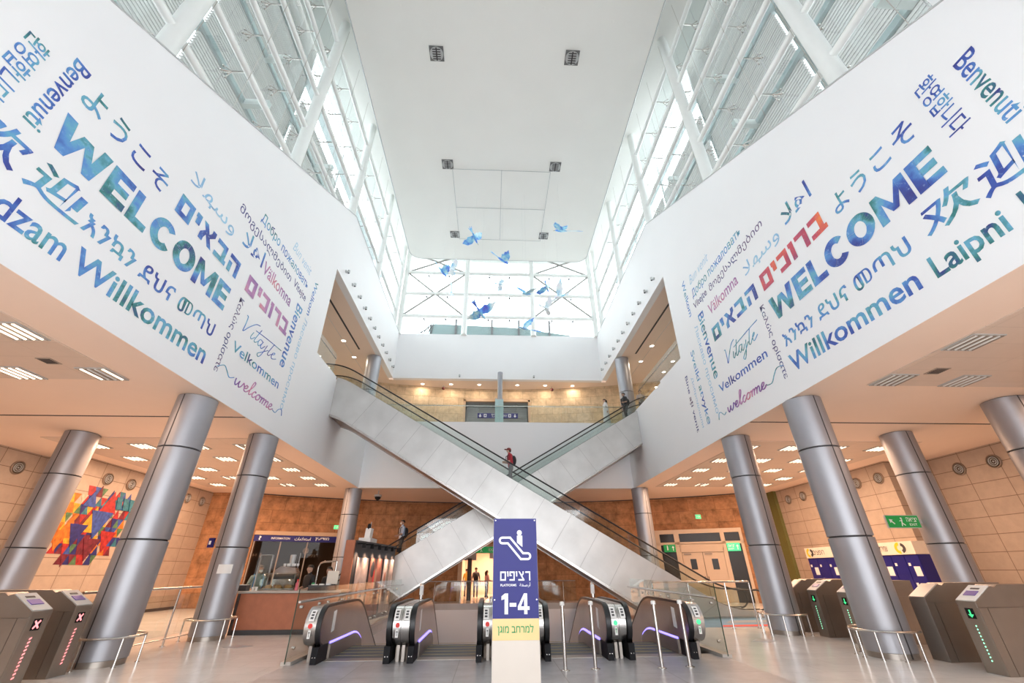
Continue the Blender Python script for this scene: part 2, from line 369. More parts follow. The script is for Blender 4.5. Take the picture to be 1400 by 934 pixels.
f = MB()
f.box(-19, PX0, -4, 31, -.3, 0); f.box(PX1, 20, -4, 31, -.3, 0); f.box(PX0, PX1, -4, PY0, -.3, 0); f.box(PX0, PX1, PY1, 38, -.3, 0)
struct('floor', f, M['floor'])
f = MB(); f.box(PX0, PX1, 5.2, PY0, 0, .004); fl = struct('floor_landing', f, M['slab'])
f = MB()                                           # white lined well
f.box(PX0-.2, PX0, PY0, PY1, -9, -.3); f.box(PX1, PX1+.2, PY0, PY1, -9, -.3)
f.box(PX0-.2, PX1+.2, PY1, PY1+.2, -9, -.3); f.box(PX0-.2, PX1+.2, PY0-.2, PY0, -9, -.3)
struct('wall_well', f, M['wall'])
f = MB(); f.box(PX0-.2, PX1+.2, PY0-.2, PY1+.2, -9.2, -9); struct('floor_lower', f, M['floor'])

# printed parapet walls
def parapet(name, x, d):
    P = [(-3.5, HS), (24.0, HS), (24.0, 9.40), (17.95, 9.40), (17.95, 9.5), (15.5, 9.5), (15.42, 13.8), (YB, 13.8), (YB, 17.5), (16.05, 17.72), (-3.5, 6.75)]
    m = MB(); m.prism([(x, y, z) for y, z in P], (d, 0, 0)); return struct(name, m, M['wall'])
wl = parapet('wall_left', XL, -.35); wr = parapet('wall_right', XR, .35)
for nm, x, d in (('trim_1', XL, -.37), ('trim_2', XR, .37)):          # thin grey capping on the sloping edge
    m = MB(); m.prism([(x+.02*(1 if d < 0 else -1), y, z) for y, z in ((-3.5, 6.75), (16.05, 17.72), (YB, 17.5), (YB, 17.53), (16.05, 17.76), (-3.5, 6.79))], (d, 0, 0))
    struct(nm, m, M['louv'])
m = MB(); m.box(XL, XR, YB, YB+.35, 13.8, 17.5); struct('wall_back', m, M['wall'])
m = MB(); m.box(XL-1.4, XR+1.4, -3.9, -3.6, 6.4, 25.9); m.box(XL-1.4, XL-1.1, -3.6, 3.8, 6.4, 25.9); m.box(XR+1.1, XR+1.4, -3.6, 3.8, 6.4, 25.9); struct('wall_front_daylight_block', m, M['wall'])  # unseen; added to block daylight from the near printed walls
# first-floor slab: fascia, floors, ceilings beneath
m = MB(); m.box(XL, XR, 24.0, 24.3, HS, H2); struct('trim_3', m, M['wall'])
m = MB(); m.box(-14.5, XL-.35, 12, 30, H2-.2, H2); m.box(XR+.35, 15, 12, 30, H2-.2, H2); m.box(XL-.35, XR+.35, 24.3, 30, H2-.2, H2)
m.box(XL-.35, XL, 24.0, 24.3, H2-.2, H2); m.box(XR, XR+.35, 24.0, 24.3, H2-.2, H2)
struct('floor_gallery', m, M['floor'])
m = MB()
m.box(-19, XL-.35, -3.5, 30, HS, HS+.3); m.box(XR+.35, 20, -3.5, 30, HS, HS+.3); m.box(XL-.35, XR+.35, 24.3, 30, HS, HS+.3)
struct('ceiling_lobby', m, M['soffit'])
m = MB(); m.box(XL-.35, XL-.003, -3.5, 24, HS-.004, HS); m.box(XR+.003, XR+.35, -3.5, 24, HS-.004, HS); struct('trim_9', m, M['soffit'])
m = MB(); m.box(-19, XL-.02, 12.08, 12.15, HS-.008, HS); m.box(XR+.02, 20, 12.08, 12.15, HS-.008, HS)
struct('trim_4', m, M['dark'])
for nm, a in (('ceiling_panels_1', (-15.1, -8.35, 14.35, 23.7)), ('ceiling_panels_2', (8.95, 15.5, 14.2, 23.4)), ('ceiling_panels_3', (-14.8, -8.58, -3.4, 9.38)), ('ceiling_panels_4', (9.25, 15.4, -3.4, 9.13))):
    m = MB(); m.box(*a, HS-.02, HS); struct(nm, m, M['panelceil'])
m = MB()
m.box(-14.5, XL-.35, 12, 30.2, HC2, HC2+.25); m.box(XR+.35, 15, 12, 30.2, HC2, HC2+.25); m.box(XL-.35, XR+.35, YB+.35, 30.2, HC2, HC2+.3)
struct('ceiling_gallery', m, M['soffit'])
m = MB(); m.box(-8.52, -8.42, 17.6, 23.4, HC2-.01, HC2); m.box(9.04, 9.14, 17.6, 23.4, HC2-.01, HC2); struct('trim_5', m, M['dark'])
# gallery outer walls
m = MB(); m.box(-13.8, -13.5, 12, 30, H2, HC2); m.box(14.1, 14.4, 12, 30, H2, HC2); m.box(-13.8, XL-.35, 12, 12.2, H2, HC2); m.box(XR+.35, 14.4, 12, 12.2, H2, HC2)
struct('wall_gallery', m, M['soffit'])
# stepped cream stone walls of the lobby
m = MB(); m.box(-17.7, -17.4, -3.5, 17.2, 0, HS); m.box(-16.2, -15.9, 17.2, 26.2, 0, HS); struct('wall_left_stone', m, M['cream'])
m = MB(); m.box(18.3, 18.6, -3.5, 17.2, 0, HS); m.box(16.6, 16.9, 17.2, 26, 0, HS); struct('wall_right_stone', m, M['cream'])
m = MB(); m.box(-17.7, -16.2, 17.2, 17.5, 0, HS); m.box(16.9, 18.6, 17.2, 17.5, 0, HS); m.box(-17.7, XL-.35, -3.7, -3.5, 0, HS); m.box(XR+.35, 18.6, -3.7, -3.5, 0, HS)  # rear pair is unseen, added to keep daylight out of the lobby sides
struct('wall_return_and_daylight_block', m, M['creamx'])
m = MB(); m.box(16.42, 16.6, 24.85, 25.5, 0, HS); struct('trim_6', m, M['olive'])
for nm, x0, x1 in (('baseboard_left', -15.9, -15.88), ('baseboard_right', 16.58, 16.6)):
    m = MB(); m.box(x0, x1, 17.2, 25.5, 0, .12); struct(nm, m, M['dark'])
# curved stone wall, with the openings left out
def curved(name, x0, x1, z0, z1, m, holes, R=AR, cy=ACY, t=.35):
    xs = sorted(set([x0, x1]+[h[k] for h in holes for k in (0, 1)]+[x0+(x1-x0)*k/48 for k in range(49)]))
    zs = sorted(set([z0, z1]+[h[k] for h in holes for k in (2, 3)]))
    b = MB()
    for i in range(len(xs)-1):
        xm = (xs[i]+xs[i+1])/2
        for k in range(len(zs)-1):
            zm = (zs[k]+zs[k+1])/2
            if any(h[0] < xm < h[1] and h[2] < zm < h[3] for h in holes): continue
            ya, yb = arc(xs[i], R, ACX, cy), arc(xs[i+1], R, ACX, cy)
            b.prism([(xs[i], ya, zs[k]), (xs[i+1], yb, zs[k]), (xs[i+1], yb+t, zs[k]), (xs[i], ya+t, zs[k])], (0, 0, zs[k+1]-zs[k]))
    return struct(name, b, m)
curved('wall_far', -13.9, 14.7, 0, HS, M['stone'], [(-13.2, -9.15, 0, 3.62), (10.1, 14.45, 0, 3.72), (-2.0, 2.2, 0, 2.95)])
R2U, CY2 = 36.0, 29.72-36.0
m = MB(); m.box(-16.2, -13.88, arc(-13.9), arc(-13.9)+.35, 0, HS); m.box(14.68, 16.9, arc(14.7)-.02, arc(14.7)+.35, 0, HS); struct('wall_far_ends', m, M['stone'])
curved('wall_far_gallery', -13.8, 14.2, H2, HC2, M['stoneup'], [(-2.25, 2.75, H2, 12.95)], R2U, CY2)
m = MB()
for x0, x1, z in ((-13.9, 14.7, HS),):
    for k in range(40):
        a, b = x0+(x1-x0)*k/40, x0+(x1-x0)*(k+1)/40
        m.prism([(a, arc(a)-.03, z-.05), (b, arc(b)-.03, z-.05), (b, arc(b)+.01, z-.05), (a, arc(a)+.01, z-.05)], (0, 0, .05))
struct('trim_7', m, M['dark'])

# main ceiling with rounded far corners, and the roof above the glazing
CX0, CX1 = -7.02, 7.48; m = MB(); pts = [(CX0, -3.5), (CX1, -3.5)]
for k in range(7): a = pi/2*k/6; pts.append((CX1-.9+.9*cos(a), 26.1+.9*sin(a)))
for k in range(7): a = pi/2+pi/2*k/6; pts.append((CX0+.9+.9*cos(a), 26.1+.9*sin(a)))
m.prism([(x, y, HTOP) for x, y in pts], (0, 0, .35)); struct('ceiling', m, M['ceil'])
m = MB(); edge = [(x, y, HTOP+.03) for x, y in pts]; m.tube(edge, .05, 6, closed=True); struct('trim_8', m, M['louv'])
m = MB(); m.box(-9.6, 10.1, -3.5, 29, 25.6, 25.9); struct('ceiling_roof', m, M['ceil'])

# ------------------------------------------------------------------ glazed sides: structure
def facade(name, px, gx, sgn):
    root = bpy.data.objects.new(name, None); COL.objects.link(root); root['kind'] = 'structure'
    base = lambda y: (17.72-(16.05-y)*.561 if y < 16.05 else 17.6)
    ZT = [8.6, 10.75, 12.9, 15.05, 17.2, 19.35, 21.5, 23.65]
    for y in (0.0, 5.45, 10.9, 16.35, 21.8, 27.3):
        p = MB(); p.tube([(px, y, base(y)-1.2), (px, y, 25.6)], .22, 20); obj('post', p, M['tube'], root)
    for z in ZT:
        yend = YB; y0 = max(-3.4, 16.05-(17.72-z)/.561-1.0)
        if z > 17.7: y0 = -3.4
        p = MB()
        if z < 17.5: yend = 16.05-(17.72-z)/.561+.9; y0 = -3.4
        p.tube([(px, y0, z), (px, yend, z)], .105, 12); obj('rail', p, M['tube'], root)
    # panes, point fixings and thin cables
    g = MB(); ys = [-3.4+1.817*k for k in range(18)]
    zs = [7.0]+ZT+[25.55]
    for i in range(len(ys)-1):
        for k in range(len(zs)-1):
            ym = (ys[i]+ys[i+1])/2
            if zs[k+1] < base(min(ym, 16))-.4: continue
            g.box(gx-.006, gx+.006, ys[i]+.012, ys[i+1]-.012, zs[k]+.012, zs[k+1]-.012)
    obj('glass_pane', g, M['facglass'], root)
    j = MB()
    for y in ys[1:]: j.tube([(gx, y, base(min(y, 16.0))-.3), (gx, y, 25.5)], .008, 5)
    for z in ZT:
        j.tube([(gx, -3.4, z), (gx, YB, z)], .008, 5)
    obj('pane_joint', j, M['louv'], root)
    c = MB()
    for y in ys[1::1]:
        c.tube([(px-sgn*.12, y, base(min(y, 16.0))-.3), (px-sgn*.12, y, 25.5)], .009, 5)
    obj('tie_cable', c, M['steel'], root)
    sp = MB(); sp.tube([(0, 0, 0), (sgn*abs(gx-px), 0, 0)], .028, 6)
    for a, b in ((1, 1), (1, -1), (-1, 1), (-1, -1)):
        sp.tube([(sgn*abs(gx-px)*.62, 0, 0), (sgn*(abs(gx-px)-.03), .11*a, .11*b)], .016, 5); sp.lathe([(.035, sgn*(abs(gx-px)-.045)), (.035, sgn*(abs(gx-px)-.008))], (0, .11*a, .11*b), 8, 'X')
    me = sp.mesh('spider_fitting', M['steel']); n = 0
    for z in ZT:
        for y in ys[1:-1]:
            if z < base(min(y, 16.05))-.05 or n >= 96: continue
            obj('spider_fitting', me, None, root, (px, y, z)); n += 1
    return root
fl_ = facade('window_1', -7.72, -8.45, -1)
fr_ = facade('window_2', 8.37, 9.10, 1)
# far glazing above the white band
root = bpy.data.objects.new('window_3', None); COL.objects.link(root); root['kind'] = 'structure'
for x in (-7.35, -2.38, 2.98, 7.9):
    p = MB(); p.tube([(x, YB-.1, 17.4), (x, YB-.1, 25.6)], .21, 20); obj('post', p, M['tube'], root)
for z in (19.05, 21.19, 23.31):
    p = MB(); p.tube([(-7.3, YB-.1, z), (7.9, YB-.1, z)], .14, 10); obj('rail', p, M['tube'], root)
g = MB()
for x0, x1 in [(-7.3+1.69*k, -7.3+1.69*(k+1)) for k in range(9)]:
    for z0, z1 in ((17.5, 19.05), (19.05, 21.19), (21.19, 23.31), (23.31, 25.55)): g.box(x0+.01, x1-.01, YB+.5, YB+.512, z0+.01, z1-.01)
obj('glass_pane', g, M['facglass'], root)
for xa, xb in ((-7.3, -2.4), (3.0, 7.85)):
    for za, zb in ((23.31, 19.05), (19.05, 23.31)):
        p = MB(); p.tube([(xa, YB-.1, za), (xb, YB-.1, zb)], .08, 8); obj('brace_rod', p, M['slat'], root)
    for za, zb in ((23.31, 25.5), (25.5, 23.31)):
        p = MB(); p.tube([(xa, YB-.1, za), (xb, YB-.1, zb)], .08, 8); obj('brace_rod', p, M['slat'], root)
sp = MB(); sp.tube([(0, 0, 0), (0, .6, 0)], .035, 6)
for a, b in ((1, 1), (1, -1), (-1, 1), (-1, -1)): sp.tube([(0, .35, 0), (.13*a, .58, .13*b)], .028, 5)
me = sp.mesh('spider_fitting', M['charcoal'])
for x in [-7.3+1.69*k for k in range(1, 9)]:
    for z in (19.05, 21.19, 23.31): obj('spider_fitting', me, None, root, (x, YB-.1, z))

# outside: louvre screens, the glass roof beyond
def louvres(name, x, sgn, lab):
    t = thing(name, lab, 'louvre screen', (x, 11, 14.13))
    ye = [-3.5, 1.9, 7.3, 12.7, 18.1, 23.5, 29.0]
    for k in range(6):
        s = MB(); z = 14.35 if k > 2 else 7.0
        while z < (27 if k < 3 else 22.5):
            s.obox((x, (ye[k]+ye[k+1])/2, z), (.085, 0, .03*sgn), (0, 2.55, 0), (-.004*sgn, 0, .010)); z += .15 if k < 3 else .19
        wobj('slat_panel', s, M['slat'], t)
    for y in ye:
        p = MB(); p.box(x+.12*sgn-.07, x+.12*sgn+.07, y-.09, y+.09, 14.13 if y > 12 else 6.3, 27.2); wobj('upright', p, M['louv'], t)
    for z in (11.0, 14.2, 17.4, 20.6, 23.8, 27.1):
        p = MB(); p.box(x-.16, x+.16, -3.5, 29 if z > 14.1 else 12.6, z-.12, z+.12); wobj('cross_beam', p, M['greyglassy'], t)
    for y in (4.6, 10.0, 15.4, 20.8):
        for z in ((11.0, 14.2, 17.4, 20.6) if y < 12 else (17.4, 20.6)): p = MB(); p.obox((x-.55*sgn, y, z), (.5, 0, 0), (0, .10, 0), (0, 0, .16)); wobj('bracket', p, M['tube'], t)
    m = MB(); m.box(x+.6*sgn-.05, x+.6*sgn+.05, -3.5, 20, 27.4, 40); wobj('sky_haze_sheet', m, M['greyglassy'], t)  # added opaque sheet standing in for pale sky reflection in the upper glass
    return t
M['greyglassy'] = mat('pale_grey_green_panel', (.55, .62, .63), .3, 0, .05, .4)
louvres('louvre_screen', -9.9, -1, 'grey horizontal louvre screen outside the left glazed wall')
louvres('louvre_screen', 10.55, 1, 'grey horizontal louvre screen outside the right glazed wall')
m = MB(); m.box(-30, XL-.35, 12, 40, 14.1, 14.13); m.box(XR+.35, 31, 12, 40, 14.1, 14.13); m.box(-30, XL-.35, -20, 12, 6.2, 6.25); m.box(XR+.35, 31, -20, 12, 6.2, 6.25); m.box(XL-.35, XR+.35, 30.2, 45, 14.1, 14.13); struct('roof_terrace', m, M['louv'])
t = thing('glass_roof', 'pale green glass roof seen low through the far glazing', 'roof', (-1, 38, 14.1))
m = MB(); m.prism([(-6.5, 36, 14.2), (7.6, 36, 14.2), (7.6, 36, 22.3), (2.0, 36, 23.1), (-6.0, 36, 23.4), (-6.5, 36, 23.2)], (0, 6, 0)); wobj('glazed_block', m, mat('tinted_roof_glass', (.10, .15, .15), .3), t)
for x in (-3.9, -.3, 2.4, 5.5):
    m = MB(); m.box(x-.09, x+.09, 35.8, 35.97, 14.1, 23.9); wobj('mast', m, M['charcoal'], t)
m = MB()
for k in range(6): m.tube([(-7.6+.25*k, 35.9, 22.2), (-6.9+.15*k, 35.9, 22.6+.22*k)], .05, 5)
wobj('lattice', m, M['charcoal'], t)
# ================================================================== PRINTED GREETINGS
def rtl(s): return s[::-1]
A_WSAHLAN = '\uFEFC\uFEEC\uFEB3\uFEED'; A_AHLAN = '\uFEFC\uFEEB\uFE8D'
# (text, material, near Y, far Y, bottom, top, boldness, shear, height-reference)
ROW = [('WELCOME', 'wc_blue', 4.60, 9.65, 7.71, 8.45, .02, 0, None), ('ようこそ', 'wc_blue', 4.6, 6.7, 8.8, 9.32, .01, 0, None),
 ('እንኳን ደህና መጣህ', 'wc_blue', 5.72, 9.62, 6.89, 7.29, .014, 0, None), ('Willkommen', 'wc_blue', 5.9, 9.68, 6.15, 6.64, .018, 0, None),
 (rtl('ברוכים'), 'RED', 7.0, 9.66, 8.78, 9.34, .022, 0, None), (rtl('הבאים'), 'wc_blue', 9.97, 12.75, 8.78, 9.32, .022, 0, None),
 (A_AHLAN, 'wc_blue', 7.02, 8.1, 9.86, 10.44, .008, 0, None), (A_WSAHLAN, 'wc_pale', 8.42, 10.2, 9.62, 10.2, .0, 0, None),
 ('მოგესალმებით', 'wc_dark', 8.82, 12.2, 10.5, 10.9, .005, 0, None), ('Добро пожаловать', 'wc_blue', 9.75, 13.4, 11.05, 11.5, .008, 0, None),
 ('Välkomna', 'wc_mauve', 10.6, 12.6, 9.8, 10.24, .012, 0, None), ('Vítejte', 'wc_dark', 12.42, 13.5, 10.55, 10.95, .01, 0, None),
 ('Bun venit', 'wc_pale', 11.75, 13.35, 11.75, 12.15, -.012, .35, None),
 ('Velkommen', 'wc_blue', 10.4, 13.25, 7.0, 7.3, .01, 0, None)]
def greet(wall, x, right):
    for s, m, yn, yf, z0, z1, off, sh, hr in ROW:
        yn_, yf_ = yn, yf
        if not right:                                # on the left wall the lines run away from the room's near end
            if s == ROW[4][0]: yn_, yf_ = 10.14, 12.9
            if s == ROW[5][0]: yn_, yf_ = 7.1, 9.65
            if s == A_AHLAN: yn_, yf_ = 9.37, 10.52
            if s == A_WSAHLAN: yn_, yf_ = 7.1, 8.95
            if s == 'Velkommen': yn_ += .1; yf_ += .1
            if s == 'welcome': yn_ += .1; yf_ += .2
        if m == 'RED': m = 'wc_red' if right else 'wc_mauve'
        if right: lettering(s, (x, yf_, z0), (0, -1, 0), (0, 0, 1), yf_-yn_, z1-z0, M[m], wall, off=off, shear=sh)
        else: lettering(s, (x, yn_, z0), (0, 1, 0), (0, 0, 1), yf_-yn_, z1-z0, M[m], wall, off=off, shear=sh)
    # lines turned to read downwards: (text, material, tops Y, feet Y, start Z, end Z)
    if right: D = [('환영합니다', 'wc_blue', 3.93, 4.3, 9.6, 8.17, .008), ('Benvenuti', 'wc_blue', 3.35, 3.68, 9.3, 7.66, .01), ('Welkom', 'wc_blue', 13.74, 14.0, 12.3, 10.6, .01),
        ('Bienvenue', 'wc_blue', 12.98, 13.4, 10.3, 7.58, .015), ('Ласкаво просимо', 'wc_pale', 13.6, 13.9, 10.05, 6.44, .0), ('Sveiki atvykę', 'wc_blue', 14.3, 14.68, 9.3, 6.28, .008),
        ('Добродошли', 'wc_pale', 14.85, 15.05, 8.35, 6.3, -.005), ('Bine ați venit', 'wc_dark', 15.28, 15.56, 8.6, 6.25, .008), ('Καλώς ορίσατε', 'wc_dark', 9.87, 10.12, 8.48, 6.13, .008)]
    else: D = [('환영합니다', 'wc_blue', 3.98, 3.62, 9.02, 7.62, .008), ('Benvenuti', 'wc_blue', 4.52, 4.22, 9.4, 7.72, .01), ('Welkom', 'wc_blue', 14.13, 13.85, 11.95, 10.33, .01),
        ('Bienvenue', 'wc_blue', 13.5, 13.02, 10.3, 7.75, .015), ('Ласкаво просимо', 'wc_pale', 14.08, 13.75, 10.15, 6.49, .0), ('Καλώς ορίσατε', 'wc_dark', 10.33, 10.06, 8.5, 6.2, .008)]
    for s, m, yt, yb_, z0, z1, off in D:
        V = (0, 1 if yt > yb_ else -1, 0)
        lettering(s, (x, yb_, z0), (0, 0, -1), V, z0-z1, abs(yt-yb_), M[m], wall, off=off)
    # brush-written characters and the line that runs out of the frame
    B = [('欢', 4.42, 5.4, 6.86, 7.5), ('迎', 3.55, 4.42, 6.8, 7.5)] if right else [('欢', 3.75, 4.6, 6.85, 7.5), ('迎', 4.68, 5.72, 6.85, 7.5)]
    for s, yn, yf, z0, z1 in B:
        if right: lettering(s, (x, yf, z0), (0, -1, 0), (0, 0, 1), yf-yn, z1-z0, M['wc_blue'], wall, off=.012, shear=.12)
        else: lettering(s, (x, yn, z0), (0, 1, 0), (0, 0, 1), yf-yn, z1-z0, M['wc_blue'], wall, off=.012, shear=.12)
    if right:
        lettering('Laipni', (x, 5.62, 6.15), (0, -1, 0), (0, 0, 1), 1.24, .44, M['wc_blue'], wall, off=.018, href='L')
        lettering('lūdzam', (x, 4.12, 6.15), (0, -1, 0), (0, 0, 1), 1.6, .46, M['wc_blue'], wall, off=.018, href='l')
    else:
        lettering('dzam', (x, 4.62, 6.15), (0, 1, 0), (0, 0, 1), 1.13, .47, M['wc_blue'], wall, off=.012)
        lettering('Laipni lū', (x, 2.55, 6.15), (0, 1, 0), (0, 0, 1), 2.0, .45, M['wc_blue'], wall, off=.018, href='L')
    sg = -1 if right else 1; e = x+(-.006 if right else .006)                 # pen flourishes of the handwritten welcome
    def fl(pts, r, c):
        q = [(e, y, z) for y, z in pts]; m_ = MB(); m_.tube(q, r, 5); obj('flourish', m_, M[c], wall)
    def smooth(P):
        out = []
        for k in range(len(P)-1):
            p0, p1, p2, p3 = P[max(k-1, 0)], P[k], P[k+1], P[min(k+2, len(P)-1)]
            for j in range(6):
                t = j/6; out.append(tuple(.5*((2*p1[i])+(-p0[i]+p2[i])*t+(2*p0[i]-5*p1[i]+4*p2[i]-p3[i])*t*t+(-p0[i]+3*p1[i]-3*p2[i]+p3[i])*t**3) for i in (0, 1)))
        return out+[P[-1]]
    fl(smooth([(10.2, 6.35), (10.45, 6.5), (10.62, 6.42), (10.8, 6.3), (11.0, 6.38)] if not right else [(9.95, 6.5), (10.2, 6.55), (10.4, 6.42), (10.6, 6.25), (10.9, 6.3)]), .012, 'wc_blue')
    fl(smooth([(13.4, 6.28), (13.6, 6.26), (13.75, 6.42), (13.95, 6.48), (14.05, 6.3)] if not right else [(13.2, 6.3), (13.35, 6.25), (13.5, 6.38), (13.65, 6.4), (13.75, 6.2)]), .012, 'wc_blue')
PEN_W = [[(0, .9), (.1, .3), (.3, 0), (.5, .35), (.6, .85), (.65, .35), (.85, 0), (1.1, .35), (1.2, .95), (1.35, .8), (1.6, .4), (1.9, .6), (1.95, .9), (1.7, .95), (1.55, .5), (1.7, .08), (2.0, .05), (2.3, .5), (2.6, 1.3), (2.7, 2.0), (2.5, 2.2), (2.4, 1.6), (2.45, .4), (2.6, .02), (2.85, .3)],
 [(3.42, .82), (3.25, 1.0), (3.0, .6), (3.05, .15), (3.3, 0), (3.6, .4), (3.85, .9), (4.05, .95), (3.75, .75), (3.7, .3), (3.9, .02), (4.2, .2), (4.25, .7), (4.05, .95), (4.3, .8), (4.55, .9), (4.6, .5), (4.6, 0), (4.65, .6), (4.85, .95), (5.0, .8), (5.0, 0), (5.05, .6), (5.25, .95), (5.4, .8), (5.42, 0), (5.46, .6), (5.7, .95), (5.85, .7), (5.85, .2), (6.0, .02), (6.25, .3), (6.55, .6), (6.6, .9), (6.35, .95), (6.2, .5), (6.35, .08), (6.65, .05), (7.0, .4)]]
PEN_V = [[(0, 2.0), (.15, 1.9), (.3, .9), (.4, 0), (.7, 1.0), (1.1, 2.0), (1.5, 2.3)], [(1.3, .9), (1.25, .2), (1.4, 0), (1.6, .5)], [(1.85, 2.0), (1.7, .3), (1.85, 0), (2.1, .5)], [(2.5, .85), (2.2, .9), (2.1, .4), (2.3, 0), (2.5, .5), (2.55, .9), (2.5, .2), (2.7, 0), (2.9, .6)],
 [(3.1, .95), (3.0, -.6), (2.8, -1.2), (2.6, -.9), (3.0, -.2), (3.4, .5)], [(3.7, 1.9), (3.5, .2), (3.7, 0), (3.9, .4), (4.2, .7), (4.2, .95), (4.0, .7), (4.0, .2), (4.2, 0), (4.6, .4)], [(1.4, 1.35), (2.4, 1.6), (3.4, 1.8), (4.7, 2.0)]]
def catmull(P, n=6):
    out = []
    for k in range(len(P)-1):
        p0, p1, p2, p3 = P[max(k-1, 0)], P[k], P[k+1], P[min(k+2, len(P)-1)]
        for j in range(n):
            t = j/n; out.append(tuple(.5*((2*p1[i])+(-p0[i]+p2[i])*t+(2*p0[i]-5*p1[i]+4*p2[i]-p3[i])*t*t+(-p0[i]+3*p1[i]-3*p2[i]+p3[i])*t**3) for i in (0, 1)))
    return out+[P[-1]]
def penned(wall, x, right, strokes, ya, yb, z0, uz, r, m, shear):
    us = (yb-ya)/max(p[0] for s in strokes for p in s); b = MB(); e = x+(-.004 if right else .004)
    for s in strokes:
        q = [(u*us+shear*v*uz, v*uz) for u, v in catmull(s)]
        b.tube([(e, (yb-u) if right else (ya+u), z0+v) for u, v in q], r, 5)
    obj('handwriting', b, M[m], wall)
for wall_, x_, rt in ((wl, XL, False), (wr, XR, True)):
    penned(wall_, x_, rt, PEN_W, 11.05 if not rt else 10.85, 13.35 if not rt else 13.1, 6.23, .2, .019, 'wc_mauve', .35)
    penned(wall_, x_, rt, PEN_V, 10.5, 12.75 if not rt else 12.5, 7.72, .25, .013, 'wc_blue', .3)
greet(wl, XL, False); greet(wr, XR, True)
# ================================================================== COLUMNS
def column(name, x, y, z0, z1, joints, lab, r=.45, grp=None, seam=None):
    t = thing(name, lab, 'column', (x, y, z0), 0, grp)
    zs = [0]+[j-z0 for j in joints]+[z1-z0]
    for k in range(len(zs)-1):
        a, b = zs[k]+(.012 if k else .10 if z0 == 0 else 0), zs[k+1]-.012
        m = MB(); m.lathe([(r-.03, a), (r, a+.008), (r, b-.008), (r-.03, b)], n=56); obj('cladding_drum', m, M['clad'], t)
    m = MB(); m.lathe([(r-.035, 0), (r-.035, z1-z0)], n=40); obj('joint_core', m, M['dark'], t)
    if z0 == 0: m = MB(); m.lathe([(r-.015, 0), (r-.015, .10)], n=48); obj('base_ring', m, M['steeld'], t)
    if seam is not None:
        sa = atan2(-y, -x)+seam; m = MB()
        m.obox((r*cos(sa), r*sin(sa), (z1-z0)/2), (.004*cos(sa), .004*sin(sa), 0), (-.013*sin(sa), .013*cos(sa), 0), (0, 0, (z1-z0)/2-.02)); obj('seam_strip', m, M['dark'], t)
    return t
J = (2.24, 4.26)
cols = {}
for k, x, y, sm, lab in (('L1', -7.77, 10.67, -.78, 'large grey metal column nearest on the left, at the edge of the printed wall'),
    ('L2', -7.71, 14.15, -.78, 'grey metal column at the left end of the food counter, with a white paper stuck on it'),
    ('L0', -13.40, 13.96, -.78, 'grey metal column in front of the colourful triangle mural, left edge of the photo'),
    ('L3', -7.66, 24.47, -.6, 'grey metal column rising behind the poster booth at the far left'),
    ('R1', 8.34, 10.28, .72, 'large grey metal column nearest on the right, between the turnstiles'),
    ('R2', 8.42, 13.90, .72, 'grey metal column on the right beside the far group of turnstiles'),
    ('R0', 13.68, 13.30, .72, 'grey metal column on the right that carries the hanging green exit sign'),
    ('R00', 13.90, 10.10, .72, 'grey metal column cut by the right edge of the photo'),
    ('R3', 8.25, 24.03, .6, 'grey metal column at the far right behind the foot of the long escalator')):
    cols[k] = column('round_column', x, y, 0, HS, J, lab, seam=sm)
for x, y, lab in ((-7.80, 24.5, 'upper grey column on the left gallery behind the long escalator'), (8.40, 24.25, 'upper grey column on the right gallery behind the people at the escalator top')):
    column('round_column', x, y, H2, HC2, (11.4,), lab, r=.45)
m = MB()                                                 # paper curved round the second left column
P = []
for k in range(7):
    a = radians(-38)+radians(46)*k/6-pi/2+radians(8); P.append((.455*cos(a+.55), .455*sin(a+.55)))
m.ribbon([(p[0], p[1], 1.57) for p in P], [(p[0], p[1], 1.80) for p in P], (0, -.002, 0))
o = obj('paper_notice', m, M['paper'], None, (-7.71, 14.15, 0)); tag(o, 'white paper notice stuck on the column beside the food counter', 'notice')
def guard(x, y, lab, r=.62, a0=0, a1=360):
    t = thing('column_guard_rail', lab, 'guard rail', (x, y, 0), 0, 'guard rails round the columns')
    full = a1-a0 >= 360; m = MB(); m.tube([(r*cos(radians(a0+(a1-a0)*k/36)), r*sin(radians(a0+(a1-a0)*k/36)), .48) for k in range(36 if full else 37)], .022, 8, full); obj('ring', m, M['steel'], t)
    for k in range(6):
        a = radians(a0+(a1-a0)*(k+.5)/6); m = MB(); m.tube([(r*cos(a), r*sin(a), 0), (r*cos(a), r*sin(a), .47)], .018, 8); m.lathe([(.045, 0), (.045, .012)], (r*cos(a), r*sin(a), 0), 12); obj('post', m, M['steel'], t)
for k, w in (('L1', 'low steel guard rail around the foot of the nearest left column'), ('L2', 'low steel guard rail around the column with the paper notice'), ('R1', 'low steel guard rail around the foot of the nearest right column'), ('R2', 'low steel guard rail around the right column by the far turnstiles')):
    guard(*cols[k].location[:2], w, *(() if k[0] == 'L' else (.62, 95, 300) if k == 'R1' else (.62, 110, 330)))
